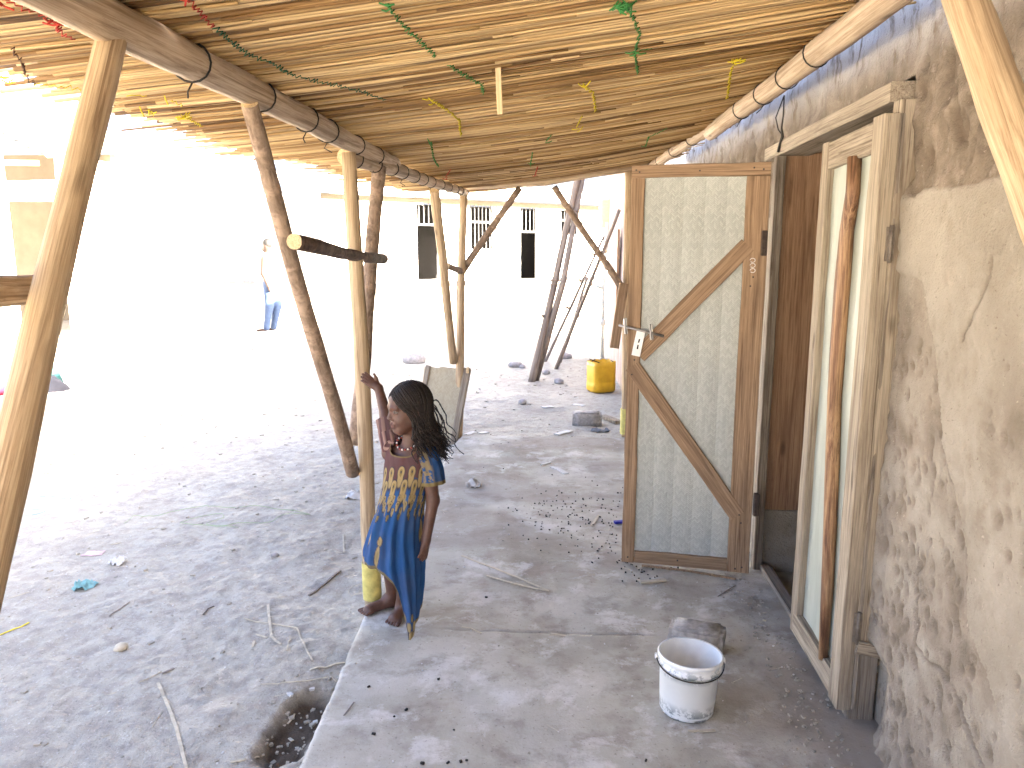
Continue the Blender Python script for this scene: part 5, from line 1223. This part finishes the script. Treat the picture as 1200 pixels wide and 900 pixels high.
strip('straw_strip', 'tiny curled straw left of the bent strip', 'straw', [(300, 744), (307, 746), (313, 748)], .008, SW)
strip('straw_strip', 'tiny straw below the bent strip', 'straw', [(296, 759), (298, 752)], .010, SW)
strip('straw_strip', 'forked short straw right of the upright strip', 'straw', [(336, 763), (338, 752), (341, 750)], .006, SW)
strip('stick', 'thin grey stick pointing to the girl on the earth', 'stick', [(362, 699), (380, 686), (399, 670)], .010, TW, th=.008)
strip('straw_strip', 'short pale upright strip just left of the brace foot', 'straw', [(402, 627), (403, 648)], .008, SW)
strip('straw_strip', 'yellow green stalk at the left picture edge', 'straw', [(0, 745), (16, 738), (34, 730)], .008, M['thread_yellow'])
strip('twig', 'thin grey twig below the turquoise scrap', 'twig', [(128, 723), (140, 715), (152, 706)], .005, TW)
strip('twig', 'dark curled twig in the middle of the left yard', 'twig', [(238, 721), (244, 714), (251, 711)], .007, M['rust'])
strip('twig', 'short grey chip with dark ends above the long straw', 'twig', [(190, 790), (197, 787), (204, 784)], .010, TW)
strip('straw_strip', 'thin straw line lying above the dug soil', 'straw', [(305, 803), (345, 800), (388, 794), (394, 800)], .003, SW)
strip('straw_strip', 'curved straw lying in the dug soil', 'straw', [(337, 848), (343, 843), (345, 834)], .006, SW)
strip('straw_strip', 'short pale chip in the dug soil', 'straw', [(339, 866), (343, 873)], .010, SW)
strip('straw_strip', 'longer white strip of the crossing pair on the slab', 'straw', [(541, 652), (575, 665), (610, 679), (642, 693)], .012, SW, True)
strip('straw_strip', 'shorter white strip of the crossing pair on the slab', 'straw', [(570, 676), (605, 686), (643, 694)], .010, SW, True, lift=.005)
strip('straw_strip', 'small straw on the slab right of the dress tip', 'straw', [(541, 736), (552, 739), (564, 743)], .006, SW, True)
strip('straw_strip', 'small straw lying on the crack in the slab', 'straw', [(645, 743), (653, 744), (662, 746)], .008, SW, True)
strip('wood_chip', 'flat pale chip on the slab below the white bucket', 'wood chip', [(806, 858), (822, 858), (838, 857)], .012, SW, True)
strip('wood_chip', 'pale chip standing near the droppings on the slab', 'wood chip', [(693, 617), (702, 604)], .014, SW, True)
strip('wood_chip', 'pale splinter of wood under the open door', 'wood chip', [(750, 684), (780, 681)], .022, SW, True, th=.008)
strip('splinter', 'long splinter lying along the foot of the open door', 'splinter', [(752, 664), (790, 668), (830, 674), (862, 680)], .014, M['plank'], True, th=.006)
strip('twig', 'short dark twig at the left edge of the slab', 'twig', [(403, 840), (415, 824)], .004, TW, True)
strip('twig', 'thin dark twig lying before the threshold', 'twig', [(841, 700), (852, 693), (862, 687)], .004, TW, True)
strip('paper_scrap', 'long white paper scrap on the slab in the passage', 'scrap', [(646, 548), (655, 551), (664, 556)], .035, M['paper'], True, th=.006)
strip('paper_scrap', 'small rolled white scrap beside the long paper scrap', 'scrap', [(634, 546), (645, 543)], .018, M['paper'], True, th=.010)
strip('paper_scrap', 'white scrap on the earth at the far edge of the slab', 'scrap', [(652, 510), (668, 506)], .06, M['paper'], th=.01)
strip('paper_scrap', 'white flat scrap beside the left corner of the slab end', 'scrap', [(545, 510), (556, 507)], .05, M['paper'], th=.008)
strip('paper_scrap', 'flat white scrap right of the slab corner scrap', 'scrap', [(561, 508), (571, 507)], .05, M['paper'], th=.006)
strip('paper_scrap', 'white scrap on the earth left of the concrete block', 'scrap', [(635, 478), (648, 477)], .06, M['paper'], th=.006)
strip('paper_scrap', 'white scrap on the earth in front of the jerrycan', 'scrap', [(672, 474), (684, 476)], .06, M['paper'], th=.006)
strip('wood_chip', 'board offcut lying between the block and the far right post', 'wood chip', [(706, 490), (724, 497)], .07, M['plank_old'], th=.03)
strip('plastic_stub', 'blue plastic stub lying at the foot of the open door', 'plastic stub', [(720, 614), (730, 613)], .024, plain('blue_plastic', (.03, .03, .35), .4), True, th=.014)
strip('fallen_pole', 'thin pole lying on the sunny yard behind the left brace', 'pole', [(75, 402), (110, 403), (152, 404)], .10, M['stone'], th=.06)
strip('fallen_pole', 'long thin pole lying on the sunny yard in line with the walking man', 'pole', [(172, 406), (235, 408), (299, 410)], .10, M['stone'], th=.06)
strip('fallen_pole', 'short thin pole lying on the sunny yard below the walking man', 'pole', [(309, 410), (357, 411)], .10, M['stone'], th=.06)
strip('kerb', None, None, [(225, 361), (300, 360), (400, 359), (500, 357)], .14, M['stone'], th=.06)['kind'] = 'structure'
for q in [o for o in COL.objects if o.name.startswith('kerb')]: q['label'] = 'low kerb line across the sunny yard'
def crumple(name, label, px, py, size, mat, seed, slab=False, flat=.45):
    c_ = (spt if slab else gpt)(px, py); zf = sz if slab else gz; n = 13; V = []
    for i in range(n):
        for j in range(n):
            u, v_ = i / (n - 1) - .5, j / (n - 1) - .5; x = u * size[0] * (1 + .6 * float(fbm(v_ * 3, seed, 2, seed))); y = v_ * size[1] * (1 + .6 * float(fbm(u * 3, seed + 4, 2, seed + 1)))
            h_ = max(0.0, .25 + float(fbm(u * 5 + seed, v_ * 5, 3, seed + 2)) * 1.6) * flat * min(size[:2]) * (1 - 1.2 * (u * u + v_ * v_))
            V.append((x, y, float(zf(c_.x + x, c_.y + y)) - c_.z + .002 + h_))
    n0 = len(V); V += [(x, y, z + .0015) for x, y, z in V]; f2 = gridfaces(n, n, off=n0).tolist(); f1 = [tuple(r[::-1]) for r in gridfaces(n, n).tolist()]
    o = link(name, mesh(name, V, f1 + f2, mat), None, Matrix.Translation(c_) @ Matrix.Rotation(0, 4, 'Z')); return tag(o, label, 'scrap')
M['pinkp'] = plain('pink_paper', (.62, .42, .43), .8, .15); M['turq'] = plain('turquoise_plastic', (.20, .40, .41), .6, .4, 30)
crumple('paper_scrap', 'flat pink paper scrap on the left yard', 110, 649, (.11, .05), M['pinkp'], 3, False, .1)
crumple('paper_scrap', 'crumpled white wrapper right of the pink scrap', 138, 660, (.08, .07), M['paper'], 5, False, .9)
crumple('plastic_scrap', 'crumpled turquoise plastic scrap on the left yard', 99, 688, (.085, .09), M['turq'], 7, False, .7)
crumple('paper_scrap', 'crumpled brownish white paper near the girl on the slab', 555, 569, (.09, .10), plain('dirty_paper', (.50, .47, .43), .8, .25), 9, True, .7)
crumple('paper_scrap', 'white crumpled scrap on the earth below the brace foot', 415, 582, (.10, .10), M['paper'], 11, False, .6)
crumple('plastic_scrap', 'grey dark wrapper in front of the concrete block', 703, 506, (.16, .10), plain('grey_plastic', (.22, .23, .25), .4, .5, 20), 13, False, .6)
# tangles of fine line
def tangle(label, px, py, sx_, sy_, mat, seed, n=60):
    c_ = gpt(px, py); rr = random.Random(seed); P = []
    a = rr.uniform(0, 6.28); x = y = 0
    for i in range(n):
        a += rr.gauss(0, .55); x += math.cos(a) * sx_ * .18; y += math.sin(a) * sy_ * .18; x *= .93; y *= .93
        P.append((x * 1.6, y * 1.2, float(gz(c_.x + x * 1.6, c_.y + y * 1.2)) - c_.z + .003 + rr.uniform(0, .006)))
    v, f = tube_data(P, .0013, 4); o = link('tangle', mesh('tangle', v, f, mat), None, Matrix.Translation(c_)); return tag(o, label, 'tangle')
tangle('tangle of pale blue plastic line by the near left brace', 46, 592, .22, .16, M['turq'], 3)
tangle('tangle of pale green fibres on the yard left of the girl', 292, 618, .28, .22, plain('pale_green_fibre', (.30, .42, .20), .8), 5)
tangle('tuft of straw fibres at the foot of the pale post', 424, 694, .04, .05, SW, 9, 40)

# ------------------------------------------------------------------ uncountable litter
rg = random.Random(31); mb = MB()
def bit(x, y, z, s_, mbx, fl=.6):
    a = rg.uniform(0, 6.28); c_, d_ = math.cos(a), math.sin(a); l_, w_, h_ = s_ * rg.uniform(.8, 1.6), s_ * rg.uniform(.6, 1), s_ * fl
    v, f = box_data((0, 0, 0), (1, 1, 1)); v = [(x + (p[0] * l_ * rg.uniform(.75, 1.15)) * c_ - p[1] * w_ * d_, y + p[0] * l_ * d_ + p[1] * w_ * c_ * rg.uniform(.8, 1.2), z + p[2] * h_ * rg.uniform(.7, 1.2)) for p in v]; mbx.add(v, f)
for px, py, sp, n in ((675, 612, 34, 75), (725, 640, 26, 55), (750, 665, 16, 30), (700, 590, 40, 40), (650, 600, 40, 40)):
    for _ in range(n):
        p = on_z(px + rg.gauss(0, sp), py + rg.gauss(0, sp * .45), 0)
        if p.x < .9 and p.x > slab_edge(p.y) + .05: bit(p.x, p.y, float(sz(p.x, p.y)) + .004, rg.uniform(.0045, .0075), mb, .8)
for px, py in ((462, 840), (532, 856), (540, 893), (547, 892), (525, 894), (432, 806), (570, 700), (438, 861), (476, 832), (514, 797), (757, 893), (495, 895)):
    p = on_z(px, py, 0); bit(p.x, p.y, float(sz(p.x, p.y)) + .004, rg.uniform(.006, .010), mb, .6)
o = mb.build('droppings', M['dropping'], None, True); tag(o, 'black droppings scattered on the slab around the open door', 'droppings', None, 'stuff')
mb = MB(); mb2 = MB(); mb3 = MB()
for _ in range(2600):
    y = 1.6 + 9.0 * rg.random() ** 1.6; x = rg.uniform(-6.5, -.86) if rg.random() < .8 else rg.uniform(-.8, .7)
    if x > -.84 and y < 6.5: continue
    q = rg.random()
    if fbm(x * 1.5, y * 1.5, 3, 181) < -.06 and q > .3: continue
    if q < .6: bit(x, y, float(gz(x, y)) + .001, rg.choice((.006, .008, .011, .016)) * (1 + .05 * y), mb)
    elif q < .86: bit(x, y, float(gz(x, y)) + .002, .007, mb2, .4)
    else:
        L = rg.uniform(.02, .09); a = rg.gauss(.3, .9); P = [(x + L * t * math.cos(a), y + L * t * math.sin(a) + .2 * L * t * t, float(gz(x + L * t * math.cos(a), y + L * t * math.sin(a))) + .002) for t in (0, .5, 1)]; mb3.add(*tube_data(P, rg.uniform(.0008, .002), 4))
for _ in range(80):
    a, b = rg.gauss(0, .16), rg.gauss(0, .07); x, y = HOLE_C.x + HOLE_D.x * a - HOLE_D.y * b, HOLE_C.y + HOLE_D.y * a + HOLE_D.x * b
    if x < float(slab_edge(y)) - .01: bit(x, y, float(gz(x, y)) + .002, rg.choice((.005, .007, .010, .016)), mb if rg.random() < .96 else mb2)
for _ in range(420):
    y = rg.uniform(1.6, 6.2); x = rg.uniform(float(slab_edge(y)) + .03, .95); bit(x, y, float(sz(x, y)) + .001, rg.choice((.003, .004, .006)), mb if rg.random() < .6 else mb2)
    if rg.random() < .1: L = .05; a = rg.uniform(0, 6); mb3.add(*tube_data([(x, y, float(sz(x, y)) + .002), (x + L * math.cos(a), y + L * math.sin(a), float(sz(x + L * math.cos(a), y + L * math.sin(a))) + .002)], .0009, 4))
for _ in range(260):
    y = rg.uniform(2.1, 3.7); x = rg.gauss(.86, .06)
    if x < .95: bit(x, y, float(sz(x, y)) + .002, rg.choice((.004, .006, .010)), mb)
M['clod'] = plain('earth_clod', (.37, .34, .285), .95, .3, 20, .1, 0, .5)
tag(mb.build('gravel', M['clod'], None, False), 'small clods and gravel strewn over the yard', 'gravel', None, 'stuff'); tag(mb2.build('pale_chips', M['paper'], None, False), 'tiny pale chips strewn over the yard', 'chips', None, 'stuff'); tag(mb3.build('straw_litter', M['straw'], None, False), 'thin straw bits strewn over the yard', 'straw litter', None, 'stuff')
GROUPS = {'straw_strip': 'straw strips strewn about', 'wood_chip': 'wood chips on the floor', 'twig': 'thin twigs on the ground', 'paper_scrap': 'paper scraps on the ground', 'plastic_scrap': 'plastic scraps on the ground', 'stone': 'loose stones', 'pebble': 'loose pebbles',
          'leaning_pole': 'poles leaning beyond the canopy', 'fallen_pole': 'poles lying on the sunny yard', 'cloth_bundle': 'cloth heaps at the far left', 'tangle': 'tangles of fibre on the yard'}
for o in COL.objects:
    g_ = GROUPS.get(o.name.split('.')[0])
    if g_ and o.parent is None and o.get('label'): o['group'] = g_
    if o.parent is None and o.name.startswith('person.'): o['group'] = 'people out in the sunny yard'
